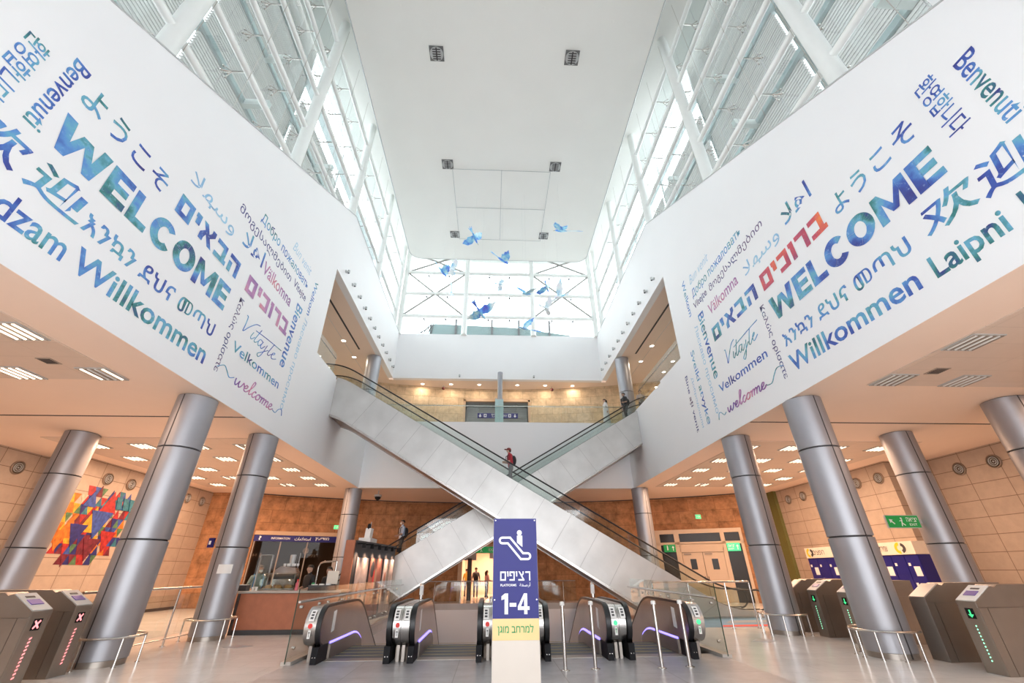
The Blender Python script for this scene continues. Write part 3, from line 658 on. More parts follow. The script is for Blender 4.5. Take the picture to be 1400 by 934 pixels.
def railing(lab, P, h=1.25, glassp=True, bars=(.15,)):
    """posts at the points of P, a top rail, glass between"""
    t = thing('railing', lab, 'railing', P[0]+(0,))
    m = MB(); m.tube([(x, y, h) for x, y in P], .026, 8); wobj('top_rail', m, M['steel'], t)
    for z in bars: m = MB(); m.tube([(x, y, z) for x, y in P], .015, 6); wobj('lower_bar', m, M['steel'], t)
    for x, y in P:
        m = MB(); m.tube([(x, y, 0), (x, y, h-.03)], .024, 8); m.lathe([(.06, 0), (.06, .015)], (x, y, 0), 12); wobj('post', m, M['steel'], t)
    if glassp:
        for k in range(len(P)-1):
            a, b = Vector((*P[k], 0)), Vector((*P[k+1], 0)); d = (b-a).normalized(); nrm = Vector((-d.y, d.x, 0))*.005
            m = MB(); m.obox((a+b)/2+Vector((0, 0, .66)), (b-a)/2-d*.07, nrm, (0, 0, .44)); wobj('glass_panel', m, M['glass'], t)
    return t
railing('steel and glass railing between the two left columns', [(-8.16, 10.1), (-8.12, 11.6), (-8.09, 13.0), (-8.09, 14.6)])
railing('steel and glass railing across the right side behind the escalator well', [(5.14, 15.1), (6.3, 15.1), (7.5, 15.1), (8.3, 15.1)], 1.25, True, ())
railing('steel railing behind the nearest right column', [(9.1, 10.75), (8.95, 11.5)], 1.2, False, (.6,))

# ================================================================== DESCENDING ESCALATORS
def dpath(r=.36, off=0.):
    P = []
    for k in range(13):
        a = radians(-85-175*k/12)                           # from under the newel, round the front, to its top
        P.append((10.62+(r)*cos(a), .62+(r)*sin(a)))
    z = .62+r; P += [(11.3, z), (12.2, z)]
    yc = 12.55
    for k in range(1, 8):
        a = radians(30*k/7); P.append((yc+2.2*sin(a), z-2.2*(1-cos(a))))
    y, zz = P[-1]; P.append((26.4, zz-(26.4-y)*.5774)); return P
def low(P, d):                                              # matching lower edge
    out = []
    for y, z in P: out.append((max(y, 10.66), zlow(max(y, 10.66))-d))
    return out
def zlow(y): return 0. if y < 12.7 else -.5774*(y-12.7) if y > 13.6 else -.5774*(y-12.7)**2/1.8
def newel_sticker(t, x, y_, red):
    m = MB(); m.lathe([(.045, -.006), (.045, .0)], (x, 10.278, .64), 16, 'Y'); o = wobj('warning_disc' if red else 'direction_disc', m, M['red'] if red else M['exitlit'], t)
    m = MB(); m.box(x-.028, x+.028, 10.272, 10.279, .43, .57); wobj('arrow_label', m, M['paper'], t)
    m = MB(); m.prism([(x-.018, 10.271, .52), (x, 10.271, .55), (x+.018, 10.271, .52)], (0, .001, 0)); m.box(x-.005, x+.005, 10.271, 10.272, .455, .52); wobj('arrow_mark', m, M['black'] if red else M['green'], t)
def labels_top(t, xs):
    for x in xs:
        A = []
        for k in range(5):
            a = radians(-196-36*k/4); A.append((10.62+.362*cos(a), .62+.362*sin(a)))
        m = MB(); m.ribbon([(x-.055, y, z) for y, z in A], [(x+.055, y, z) for y, z in A], (0, -.002, .002)); wobj('safety_label', m, M['paper'], t)
        for i, k in enumerate((.25, .5, .75)):
            a = radians(-196-36*k); c = Vector((x, 10.62+.366*cos(a), .62+.366*sin(a))); n = Vector((0, cos(a), sin(a))); q = Vector((0, -sin(a), cos(a)))
            m = MB(); m.obox(c, (.028, 0, 0), q*.018, n*.001); wobj('safety_mark', m, M['charcoal'], t)
def balustrade(t, x, inner, label=True):
    """one balustrade at x; inner = +1 when its steps lie to the right"""
    P = dpath(.33); m = MB()
    U = [(x-.045, y, z) for y, z in P]; Lw = [(x-.045, y, z) for y, z in low(P, .75)]
    m.ribbon(U, Lw, (.09, 0, 0), True); b = wobj('balustrade', m, M['steelb'], t)
    Po, Pi = dpath(.375), dpath(.325); m = MB()
    m.ribbon([(x-.048, y, z) for y, z in Po], [(x-.048, y, z) for y, z in Pi], (.096, 0, 0), True)
    h = obj('handrail', m, M['rubber'], b)
    ys = [11.0+.25*k for k in range(7)]+[12.7+.12*k for k in range(9)]+[14.5+1.5*k for k in range(8)]
    xi = x+.047*inner
    S = [(y, zlow(y)+.30) for y in ys]; m = MB()
    m.ribbon([(xi, y, z) for y, z in S], [(xi, y, z-.035) for y, z in S], (.012*inner, 0, 0)); obj('light_strip', m, M['led_blue'], b)
    m = MB(); m.ribbon([(xi, y, z-.04) for y, z in S], [(xi, y, z-.36) for y, z in S], (.03*inner, 0, 0)); obj('skirt', m, M['steeld'], b)
    if label: m = MB(); m.obox((xi+.002*inner, 11.05, .66), (.002, 0, 0), (0, .09, .01), (0, 0, .19)); obj('safety_label', m, M['paper'], b)
    m = MB(); m.box(x-.06, x+.06, 10.30, 10.9, 0.004, .285); n = wobj('handrail_inlet', m, M['black'], t)
    for dx in (-.025, .025): m = MB(); m.lathe([(.009, -.006), (.009, .0)], (x+dx, 10.30, .12), 8, 'Y'); obj('inlet_bolt', m, M['steel'], n)
    return b
def cladding(t, x0, x1, red, deck=True, labels=2, studs=False):
    P = dpath(.345); m = MB(); lo = low(P, .1); lo = [(y, z if y > 11 else .27) for y, z in lo]
    m.ribbon([(x0, y, z) for y, z in P], [(x0, y, z) for y, z in lo], (x1-x0, 0, 0), True)
    c = wobj('end_cladding', m, M['steel'], t)
    w = x1-x0; xm = (x0+x1)/2
    m = MB()
    for k in ((-.32, .32) if w > .3 else (0,)): m.box(xm+k*w*.5-.03, xm+k*w*.5+.03, 10.52, 11.2, .004, .28)
    wobj('foot_post', m, M['steeld'], t)
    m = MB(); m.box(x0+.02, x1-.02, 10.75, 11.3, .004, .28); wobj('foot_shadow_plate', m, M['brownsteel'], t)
    if w > .3: m = MB(); m.ribbon([(xm-.003, y-.001, z+.001) for y, z in dpath(.347)][:15], [(xm+.003, y-.001, z+.001) for y, z in dpath(.347)][:15], (0, -.001, .001)); wobj('cladding_joint', m, M['dark'], t)
    labels_top(t, [xm-.1, xm+.1][:labels] if labels == 2 else [xm])
    newel_sticker(t, xm-(.07 if w > .3 else 0), 0, red)
    if studs:
        for k in range(7):
            y = 11.6+.5*k; z = next(zz for (yy, zz) in [(yy, zz) for yy, zz in [(y, .62+.345 if y < 12.55 else .965-.2*(y-12.55))]])
            m = MB(); m.lathe([(.035, 0), (.035, .05), (.015, .07)], (xm, y, z), 10); wobj('deck_stop', m, M['steel'], t)
def steps(t, x0, x1):
    P = [(10.95, 0.), (12.75, 0.)]; y, z = 12.75, 0.
    for k in range(30):
        rise = .231*min(1, (k+1)/3); z -= rise; P += [(y+.002, z), (y+.4, z)]; y += .4
    m = MB(); m.ribbon([(x0, a, b) for a, b in P], [(x0, a, b-.3) for a, b in P], (x1-x0, 0, 0)); wobj('steps', m, M['stepm'], t)
    m = MB(); m.box(x0, x1, 10.66, 10.95, .004, .012); wobj('comb_plate', m, M['steeld'], t)
    m = MB()
    for k in range(5): m.box(x0+.02, x1-.02, 11.35+.4*k-.012, 11.35+.4*k+.012, .0, .004)
    wobj('step_edge', m, M['stepe'], t)
_m, _t, _b = nt('grooved_step_tread'); _tc2 = _t.nodes.new('ShaderNodeTexCoord'); _w = _t.nodes.new('ShaderNodeTexWave'); _w.bands_direction = 'X'; _w.inputs['Scale'].default_value = 28.
_t.links.new(_tc2.outputs['Object'], _w.inputs['Vector']); _r = _t.nodes.new('ShaderNodeValToRGB'); _r.color_ramp.elements[0].color = (.035, .035, .045, 1); _r.color_ramp.elements[1].color = (.13, .13, .15, 1)
_t.links.new(_w.outputs['Fac'], _r.inputs[0]); _t.links.new(_r.outputs[0], _b.inputs['Base Color']); _b.inputs['Roughness'].default_value = .5; _b.inputs['Metallic'].default_value = .3
M['stepm'] = _m; M['stepe'] = mat('step_edge_line', (.42, .36, .12), .5)
LANES = [(-3.45, -2.04, 'leftmost descending escalator in front, beside the glass panel', (-3.74, -3.50), True), (-1.57, -.21, 'second descending escalator from the left, with red no-entry discs', (-1.97, -1.64), True),
         (1.18, 2.46, 'descending escalator just right of the blue platforms sign', None, False), (2.90, 4.20, 'rightmost escalator in front, with a green arrow on its outer end', (4.25, 4.50), False)]
for x0, x1, lab, cl, red in LANES:
    t = thing('escalator', lab, 'escalator', ((x0+x1)/2, 10.6, 0))
    balustrade(t, x0, 1); balustrade(t, x1, -1); steps(t, x0+.08, x1-.08)
    if cl: cladding(t, cl[0], cl[1], red, labels=2 if cl[1]-cl[0] > .3 else 1)
    else: cladding(t, 2.53, 2.83, red)
t = thing('escalator_divider', 'wide steel deck between the middle escalators behind the blue sign', 'divider', (.48, 10.6, 0))
cladding(t, -.14, .18, True, studs=True); cladding(t, .78, 1.11, False, studs=True)
m = MB(); m.ribbon([(.19, y, z-.06) for y, z in dpath(.345)], [(.19, max(y, 10.66), zlow(max(y, 10.66))-.3) for y, z in dpath(.345)], (.58, 0, 0), True); wobj('deck_panel', m, M['steelp'], t)
for x in (.5,):
    pass
for k, (x, y, h) in enumerate(((-1.78, 12.6, .35), (2.68, 12.6, .35))):
    t = thing('deck_post', ['white capped post on the deck between the two left escalators', 'white capped post on the deck between the two right escalators'][k], 'post', (x, y, .975))
    m = MB(); m.lathe([(.05, 0), (.05, h-.02), (.035, h)], n=16); obj('tube', m, M['steel'], t); m = MB(); m.lathe([(.052, h*.25), (.052, h*.85)], n=16); obj('label_band', m, M['paper'], t)
# bollards before the right pair
for x, y, lab in ((1.385, 9.42, 'leftmost of the four slim steel bollards, next to the blue sign'), (1.96, 9.52, 'second slim steel bollard from the left'), (3.2, 9.5, 'third slim steel bollard from the left'), (3.76, 9.58, 'rightmost of the four slim steel bollards')):
    t = thing('bollard', lab, 'bollard', (x, y, .004), 0, 'bollards before the escalators')
    m = MB(); m.lathe([(.034, .01), (.034, 1.0)], n=18); obj('tube', m, M['steel'], t)
    m = MB(); m.lathe([(.034, 1.0), (.046, 1.003), (.046, 1.05), (.03, 1.066)], n=18); obj('cap', m, M['paper'], t)
    m = MB(); m.lathe([(.085, 0), (.085, .008), (.05, .02)], n=20); obj('base_flange', m, M['steel'], t)

# glass sides of the well
def well_glass(lab, x, ys, side, h=1.29):
    t = thing('glass_balustrade', lab, 'glass balustrade', (x, ys[0], 0))
    for k in range(len(ys)-1):
        m = MB(); m.box(x-.008, x+.008, ys[k]+.012, ys[k+1]-.012, .03, h); g = wobj('glass_panel', m, M['glass'], t)
        m = MB()
        for y in (ys[k]+.3, ys[k+1]-.3):
            for z in (.25, .95): m.lathe([(.03, -.03), (.03, .03)], (x, y, z), 10, 'X')
        obj('glass_clamp', m, M['steel'], g)
    m = MB(); m.box(x-.10, x+.10, ys[0]+.05, ys[-1], 0, .06); wobj('curb', m, M['counter'], t)
    m = MB(); m.tube([(x+.09*side, ys[0]-.1, 1.06), (x+.09*side, ys[-1], 1.08)], .024, 8); wobj('handrail', m, M['steel'], t)
    for y in ys[1:]:
        m = MB(); m.tube([(x, y-.4, 1.07), (x+.09*side, y-.4, 1.07)], .014, 6); wobj('handrail_bracket', m, M['steel'], t)
    m = MB(); m.box(x-.009, x+.009, ys[0]+.005, ys[0]+.012, .03, h); wobj('glass_edge', m, M['darkgreen'], t)
M['darkgreen'] = mat('green_glass_edge', (.02, .06, .045), .2)
well_glass('glass balustrade along the left side of the escalator well', -3.97, [10.25, 11.9, 13.6, 15.3, 17.0, 18.7, 20.4, 22.1], 1)
well_glass('glass balustrade along the right side of the escalator well', 4.92, [10.4, 12.0, 13.6, 15.2, 16.8], -1, 1.33)
t = thing('glass_balustrade', 'glass balustrade along the far edge of the escalator well', 'glass balustrade', (.4, 27.62, 0))
for k in range(6):
    a = -3.9+1.47*k; m = MB(); m.box(a+.012, a+1.458, 27.61, 27.63, .02, 1.05); wobj('glass_panel', m, M['glass'], t)
    m = MB(); m.tube([(a+.73, 27.55, 0), (a+.73, 27.55, 1.02)], .02, 6); wobj('post', m, M['steel'], t)
m = MB(); m.tube([(-3.9, 27.55, 1.08), (4.9, 27.55, 1.08)], .026, 8); wobj('handrail', m, M['steel'], t)

# ================================================================== THE TWO CROSSING ESCALATORS
def smoothed(fn, x, w=.7, n=14): return sum(fn(x-w+2*w*k/n) for k in range(n+1))/(n+1)
def incline(lab, raw, xa, xb, xwall, y0, y1, d, lowend):
    """escalator along x between y0 (near face) and y1; raw(x) gives the step line; d=+1 when it climbs to the right"""
    t = thing('escalator', lab, 'escalator', (lowend, (y0+y1)/2, 0))
    n = 90; xs = [xa+(xb-xa)*k/n for k in range(n+1)]; zs = {x: smoothed(raw, x) for x in xs}
    inside = [x for x in xs if (x-xwall)*d < 0]+[xwall]; inside.sort()
    for x in inside: zs.setdefault(x, smoothed(raw, x))
    top = lambda x: zs[x]+.25
    bot = lambda x: max(smoothed(raw, x)-1.62, .0)
    for y, dy in ((y0, .07), (y1, -.07)):
        m = MB(); m.ribbon([(x, y, top(x)) for x in inside], [(x, y, bot(x)) for x in inside], (0, dy, 0)); p = wobj('side_panel', m, M['steelp'], t)
        m = MB(); sg = -1 if y == y0 else 1
        x = min(inside)+.9
        while x < max(inside)-.3:
            z1 = smoothed(raw, x)+.25; x2 = x-.0-(.93*d*-1 if False else -.93*d)*1.0
            x2 = x+.93*d; z2 = max(smoothed(raw, x2)-1.62, 0)
            if min(inside) < x2 < max(inside) and z1-z2 > .4: m.obox(((x+x2)/2, y+.001*sg, (z1+z2)/2), ((x2-x)/2, 0, (z2-z1)/2), (0, .002, 0), (.005, 0, .0035*d))
            x += 1.07
        if m.v: obj('panel_joint', m, M['jointgrey'], p)
        m = MB(); m.ribbon([(x, y+.04*sg, bot(x)+.07) for x in inside], [(x, y+.04*sg, bot(x)-.02) for x in inside], (0, -.06*sg, 0)); obj('lower_trim', m, M['steel'], p)
        ym = y+.12*(-sg)
        m = MB(); m.ribbon([(x, ym-.006, zs[x]+.86) for x in xs], [(x, ym-.006, zs[x]+.25) for x in xs], (0, .012, 0)); b = wobj('glass_balustrade', m, M['glass'], t)
        H = [(x, zs[x]+.90) for x in xs]
        def rnd(xe, ze, s): return [(xe+s*.33*sin(radians(a)), ze-.33+.33*cos(radians(a))) for a in range(15, 181, 15)]
        H = rnd(H[0][0], H[0][1], -1)[::-1]+H+rnd(H[-1][0], H[-1][1], 1)
        m = MB(); m.tube([(x, ym, z) for x, z in H], .032, 8); obj('handrail', m, M['rubber'], b)
        m = MB(); m.tube([(x, ym+.05*(-sg), zs[x]+.27) for x in xs], .02, 6); obj('skirt_rail', m, M['charcoal'], b)
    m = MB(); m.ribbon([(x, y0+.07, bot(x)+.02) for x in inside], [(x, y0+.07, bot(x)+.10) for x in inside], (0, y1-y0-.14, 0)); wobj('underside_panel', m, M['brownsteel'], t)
    P = []; x = xa
    while x < xb-.01:
        z = raw(x+.2); P += [(x+.001, z), (x+.4, z)]; x += .4
    m = MB(); m.ribbon([(a, y0+.24, b) for a, b in P], [(a, y0+.24, b-.35) for a, b in P], (0, y1-y0-.48, 0)); wobj('steps', m, M['stepm'], t)
    return t, zs
M['jointgrey'] = mat('grey_panel_joint', (.34, .33, .32), .6)
rawA = lambda x: min(H2, max(0.0, 4.725-.577*(x-.826)))
rawB = lambda x: min(H2, max(0.0, 7.309+.577*(x-4.877)))
escA, _ = incline('long bright steel escalator in front, falling from upper left to lower right', rawA, -8.5, 10.2, XL, 18.05, 19.65, -1, 9.6)
escB, _ = incline('steel escalator crossing behind, rising from lower left to upper right', rawB, -9.3, 9.6, XR, 21.6, 23.2, 1, -8.8)

# first-floor glass rail along the back landing and galleries
t = thing('glass_balustrade', 'glass balustrade along the upper landing at the back', 'glass balustrade', (.3, 24.06, H2))
for k in range(8):
    a = XL+k*1.9; m = MB(); m.box(a+.015, a+1.885, 24.05, 24.07, H2, H2+1.12); wobj('glass_panel', m, M['glass'], t)
m = MB(); m.tube([(XL, 24.12, H2+1.05), (XR, 24.12, H2+1.05)], .024, 8); wobj('handrail', m, M['steel'], t)
for lab, x, ys in (('glass balustrade of the left gallery above the printed wall', XL-.18, (15.6, 16.75, 17.9)), ('glass balustrade of the right gallery above the printed wall', XR+.18, (15.6, 17.1, 18.6, 20.1, 21.35))):
    t = thing('glass_balustrade', lab, 'glass balustrade', (x, ys[0], 9.5))
    for k in range(len(ys)-1): m = MB(); m.box(x-.008, x+.008, ys[k]+.01, ys[k+1]-.01, 9.4, 10.62); wobj('glass_panel', m, M['glass'], t)
    m = MB(); m.tube([(x, ys[0], 10.4), (x, ys[-1], 10.4)], .024, 8); wobj('handrail', m, M['steel'], t)
for lab, x in (('glazed partition with thin mullions on the left gallery', -12.4), ('glazed partition with thin mullions on the right gallery', 13.0)):
    t = thing('glazed_partition', lab, 'glass partition', (x, 20, H2))
    m = MB(); m.box(x-.01, x+.01, 13, 28, H2, 13.4); wobj('glass_panel', m, M['glass'], t)
    m = MB()
    for k in range(9): m.box(x-.03, x+.03, 13+1.8*k-.03, 13+1.8*k+.03, H2, 13.4)
    for z in (10.8, 12.2, 13.36): m.box(x-.03, x+.03, 13, 28, z-.03, z+.03)
    wobj('mullion_frame', m, M['louv'], t)

# ================================================================== PLATFORM SIGN
t = thing('platform_sign', 'tall blue sign reading PLATFORMS 1-4 with an escalator pictogram', 'sign', (.353, 6.85, 0))
SX0, SX1, SY = .031, .676, 6.8
m = MB(); m.box(SX0, SX1, SY+.01, SY+.16, 0, 2.295); wobj('housing', m, M['louv'], t, .004)
m = MB(); m.box(SX0+.004, SX1-.004, SY, SY+.012, 1.025, 2.29); bf = wobj('blue_face', m, M['bluesign'], t)
m = MB(); m.box(SX0+.004, SX1-.004, SY, SY+.012, .78, 1.024); yf = wobj('yellow_face', m, M['yellow'], t)
m = MB(); m.box(SX0+.004, SX1-.004, SY, SY+.012, 0.02, .779); wobj('base_face', m, M['cream_face'], t)
def sl(s, x, z, w, h, m_, par, **k): return lettering(s, Vector((x, SY, z))-Vector(t.location), (1, 0, 0), (0, 0, 1), w, h, M[m_], par, **k)
sl(rtl('רציפים'), .135, 1.475, .43, .115, 'white', t, off=.004); sl('PLATFORMS', .14, 1.405, .225, .03, 'white', t, off=.012)
sl('\uFE94\uFED4\uFEBB\uFEAD\uFE83', .41, 1.392, .155, .062, 'white', t); sl('1-4', .155, 1.075, .39, .245, 'white', t, off=.012)
sl(rtl('למרחב מוגן'), .105, .835, .49, .125, 'green', t, off=.014)
C_ = lambda px, py: (SX0+(px-128)/(372-128)*(SX1-SX0), 2.29-(py-70)/(598-70)*(2.29-1.03))   # layout of the pictogram on the face
def blob(cx, cz, r, n=28): return [(cx+r*cos(2*pi*k/n), cz+r*sin(2*pi*k/n)) for k in range(n)]
mb = MB(); hp = [C_(274, 152)]; mb.prism([(x, SY-.001, z) for x, z in blob(*hp[0], .036)], (0, -.004, 0))
a, b = C_(260, 168), C_(290, 232); mb.prism([(a[0], SY-.001, a[1]), (b[0], SY-.001, a[1]), (b[0], SY-.001, b[1]), (a[0], SY-.001, b[1]+.06)], (0, -.004, 0))
o = wobj('pictogram_person', mb, M['white'], t)
L0 = [C_(178, 195), C_(215, 195), C_(287, 282), C_(318, 282)]
mb = MB(); W = .052                                        # rounded band: hollow escalator outline
def offs(P, w):
    out = []
    for k in range(len(P)):
        p = Vector((*P[k], 0)); a_ = (p-Vector((*P[k-1], 0))).normalized() if k else None; b_ = (Vector((*P[k+1], 0))-p).normalized() if k < len(P)-1 else None
        d = (a_ or b_) if not (a_ and b_) else (a_+b_).normalized(); n_ = Vector((-d.y, d.x, 0)); s_ = 1/max(.5, n_.dot(Vector((-(a_ or b_).y, (a_ or b_).x, 0)))); q = p+n_*w*s_; out.append((q.x, q.y))
    return out
def ring(w):
    up_, dn = offs(L0, w), offs(L0, -w); c0, c1 = L0[0], L0[-1]
    e1 = [(c1[0]+w*cos(radians(a)), c1[1]+w*sin(radians(a))) for a in range(75, -90, -15)]; e0 = [(c0[0]+w*cos(radians(a)), c0[1]+w*sin(radians(a))) for a in range(-105, -270, -15)]
    return up_+e1+dn[::-1]+e0
ro, ri = ring(.052), ring(.024)
A_ = [(x, SY-.001, z) for x, z in ro+ro[:1]]; B_ = [(x, SY-.001, z) for x, z in ri+ri[:1]]
mb.ribbon(A_, B_, (0, -.004, 0)); wobj('pictogram_escalator', mb, M['white'], t)
m = MB()
for x, z in ((.06, 2.265), (.647, 2.265), (.06, 1.245), (.647, 1.245)): m.lathe([(.008, -.004), (.008, 0)], (x, SY, z), 10, 'Y')
wobj('fixing_screws', m, M['steel'], t)
# ================================================================== TURNSTILES
def turnstile(lab, x, y, d, led, reader=True, w=.38, L=1.75):
    """cabinet with its end at x facing the hall, running outward in direction d, near side at y"""
    t = thing('turnstile', lab, 'turnstile', (x, y, 0), 0, 'ticket turnstiles')
    P = [(0, 0), (0, 1.07), (.40, 1.31), (.47, 1.285), (.55, 1.33), (L, 1.33), (L, .0)]
    m = MB(); m.prism([(d*a, .02, b) for a, b in P], (0, w-.04, 0)); c = obj('cabinet', m, M['steeld'], t, bevel=.008)
    m = MB()
    for yy in (0, w-.02): m.prism([(d*a, yy, b) for a, b in ((.0, 0), (.0, .98), (.16, .98), (.16, 0))], (0, .02, 0)); m.prism([(d*a, yy, b) for a, b in ((.17, 0), (.17, .98), (L, .98), (L, 0))], (0, .02, 0))
    obj('side_panels', m, M['steeld'], t)
    m = MB()
    for yy in (0, w-.02): m.prism([(d*a, yy, b) for a, b in ((.0, .99), (.0, 1.07), (.40, 1.31), (.47, 1.285), (.55, 1.33), (L, 1.33), (L, .99))], (0, .02, 0))
    obj('upper_panels', m, M['steeld'], t)
    u = Vector((d*.40, 0, .24)).normalized(); n = Vector((-d*.24, 0, .40)).normalized()
    c0 = Vector((d*.2, w/2, 1.19))
    m = MB(); m.obox(c0+n*.006, u*.225, (0, w/2-.015, 0), n*.006); top = obj('reader_plate' if reader else 'end_cap', m, (M['paper'] if d > 0 else M['louv']) if reader else M['counter'], t)
    if reader:
        m = MB(); m.obox(c0+n*.016-u*.02, u*.065, (0, .11, 0), n*.004); obj('reader_pad', m, mat('reader_violet', (.12, .08, .35), .3) if 'rv' not in M else M['rv'], top)
        m = MB(); m.obox(c0+n*.014+u*.12, u*.02, (0, .08, 0), n*.003); obj('ticket_slot', m, M['charcoal'], top)
        m = MB(); m.box(-.004 if d > 0 else -.004, .004, w/2-.075, w/2+.075, .80, .96); dsp = obj('display', m, M['black'], t)
        m = MB(); xx = -.006*d
        if led == 'led_green':
            m.obox((xx, w/2, .885), (.002, 0, 0), (0, .012, 0), (0, 0, .05)); m.prism([(xx, w/2-.05, .865), (xx, w/2+.05, .865), (xx, w/2, .815)], (.002, 0, 0))
        else:
            for s in (1, -1): m.obox((xx, w/2, .88), (.002, 0, 0), Vector((0, .045, .052*s)), Vector((0, -.009*s, .009)))
        obj('display_mark', m, M[led] if led == 'led_red' else M['exitlit'], dsp)
        m = MB()
        for k in range(11):
            z = .19+.05*k
            if led == 'led_green': m.prism([(xx, w/2-.012, z), (xx, w/2, z+.013), (xx, w/2+.012, z), (xx, w/2, z-.013)], (.004, 0, 0))
            else: m.prism([(xx, w/2-.018, z-.012), (xx, w/2+.018, z+.002), (xx, w/2+.018, z+.022), (xx, w/2-.018, z+.008)], (.004, 0, 0))
        obj('light_row', m, M[led], t)
    m = MB(); m.prism([(d*.75, w, .3), (d*1.05, w, .3), (d*1.05, w+.0, 1.12), (d*.72, w, 1.0)], (0, .012, 0)); 
    m.prism([(d*.82, w+.012, .45), (d*.98, w+.36, .45), (d*.98, w+.36, 1.0), (d*.82, w+.012, 1.08)], (d*.012, 0, 0)); obj('gate_flap', m, M['darkglass'], t)
    m = MB(); m.box(min(.01*d, d*(L-.01)), max(.01*d, d*(L-.01)), .01, w-.01, 0, .05); obj('plinth', m, M['charcoal'], t)
    return t
M['rv'] = mat('reader_violet', (.12, .08, .35), .3)
for y, rd, lab in ((7.15, False, 'turnstile cut off at the lower right edge of the photo'), (8.37, True, 'right turnstile nearest the camera, with green lights and a pale reader plate'), (9.6, False, 'right turnstile without lights, beside the nearest right column'),
    (11.73, True, 'green-lit turnstile just behind the nearest right column'), (13.0, True, 'middle green-lit turnstile of the far right group'), (14.18, False, 'plain turnstile of the far right group beside the column')):
    if y > 8: turnstile(lab, {8.37: 8.68, 9.6: 8.9, 11.73: 8.92, 13.0: 9.0, 14.18: 9.1}[y], y, 1, 'led_green', rd)
turnstile('left turnstile with red lights beside the nearest left column', -7.64, 9.42, -1, 'led_red')
turnstile('left turnstile with red lights cut by the lower left corner of the photo', -7.30, 8.2, -1, 'led_red')

# ================================================================== WALL THINGS, LOBBY
def speaker(x, y, z, d, lab):
    t = thing('wall_speaker', lab, 'speaker', (x, y, z), 0, 'round speakers high on the stone walls')
    m = MB(); m.lathe([(.24, 0), (.24, .05*d), (.215, .065*d), (.20, .03*d)], n=28, axis='X'); obj('housing', m, M['brownsteel'], t)
    m = MB(); m.lathe([(.195, .02*d), (.195, .03*d)], n=28, axis='X'); obj('grille', m, M['black'], t)
    m = MB()
    for r in (.15, .09): m.tube([(.045*d, r*cos(2*pi*k/20), r*sin(2*pi*k/20)) for k in range(20)], .016, 6, True)
    m.lathe([(.035, .03*d), (.03, .05*d)], n=12, axis='X'); obj('cone_rings', m, M['louv'], t)
for x, y, d, lab in ((18.3, 14.57, -1, 'round wall speaker on the right stone wall nearest the camera'), (18.3, 15.85, -1, 'second round speaker on the near right stone wall'),
    (16.6, 17.72, -1, 'round speaker on the right wall just behind the exit-sign column'), (16.6, 18.94, -1, 'round speaker on the right wall half hidden by the nearest right column'), (16.6, 22.66, -1, 'round speaker on the right wall, right one of the far pair'), (16.6, 23.9, -1, 'round speaker at the far end of the right wall by the olive strip'),
    (-17.4, 16.33, 1, 'round speaker on the left wall at the left edge of the photo'), (-15.9, 18.5, 1, 'round speaker above the mural, left one'), (-15.9, 19.76, 1, 'round speaker above the mural, right one'),
    (-15.9, 23.66, 1, 'round speaker on the far left wall beside the nearest left column'), (-15.9, 24.87, 1, 'round speaker at the far end of the left wall')):
    speaker(x, y, 5.0, d, lab)
# mural of triangles
rnd = random.Random(11)
cols_m = [mat('mural_'+n, tuple(q*.72 for q in c), .5, 0, .4, 7.) for n, c in (('red', (.50, .03, .03)), ('orange', (.72, .20, .02)), ('yellow', (.78, .42, .03)), ('navy', (.03, .03, .20)), ('teal', (.04, .22, .30)), ('blue', (.05, .10, .40)), ('maroon', (.20, .02, .04)), ('pale', (.72, .55, .42)), ('green', (.10, .22, .10)))]
t = thing('wall_mural', 'colourful mural of red, orange, blue and yellow triangles on the left stone wall', 'mural', (-15.9, 18.7, 3.2))
mb = MB(); N_ = 11; cw = .31; ch = .345
for j in range(8):
    for i in range(-1, 2*N_+1):
        yc = 17.05+cw*.5*i; zc = 1.88+ch*j
        u, v = (yc-18.7)/1.8, (zc+.17-3.2)/1.42
        edge_ = abs(u)**2.2+abs(v)**2.4
        if u > .0 and v > .3: edge_ -= .35*u
        if edge_ > 1.0+rnd.uniform(-.4, .1) or rnd.random() < .10: continue
        up_ = (i+j) % 2 == 0
        ci = rnd.choice([1, 2, 2, 1, 0, 7] if u < -.45 else [0, 0, 6, 3, 5, 4, 2] if u < .35 else [0, 1, 6, 4, 5, 3]) if rnd.random() < .92 else 8
        if v > .45 and u > .1: ci = rnd.choice([4, 4, 5, 0, 3])
        if v < -.45: ci = rnd.choice([3, 5, 0, 6, 1, 8])
        mb.cur = ci; s_ = rnd.choice([1, 1, 1, 1.25]); h_ = ch*s_
        T = [(yc-cw/2, zc), (yc+cw/2, zc), (yc, zc+h_)] if up_ else [(yc-cw/2, zc+ch), (yc+cw/2, zc+ch), (yc, zc+ch-h_)]
        dd = .008+.008*rnd.random()
        mb.prism([(-15.9, y, z) for y, z in T], (dd+.003*(s_ > 1), 0, 0))
for ys, zs_, s_, ci, up_ in ((18.62, 3.0, .95, 2, 1), (17.75, 2.75, .8, 1, 1), (18.95, 2.75, 1.05, 5, 0), (19.15, 3.75, .85, 0, 1), (18.15, 2.45, .8, 3, 0), (18.2, 3.9, .6, 5, 1), (17.55, 2.3, .7, 1, 0), (19.0, 2.0, .8, 6, 0), (19.65, 2.3, .8, 0, 0)):
    mb.cur = ci; q = [(ys-s_*.5, zs_), (ys+s_*.5, zs_), (ys, zs_+s_)] if up_ else [(ys-s_*.5, zs_+s_), (ys+s_*.5, zs_+s_), (ys, zs_)]
    mb.prism([(-15.9, y, z) for y, z in q], (.018+.0023*(ci+s_), 0, 0))
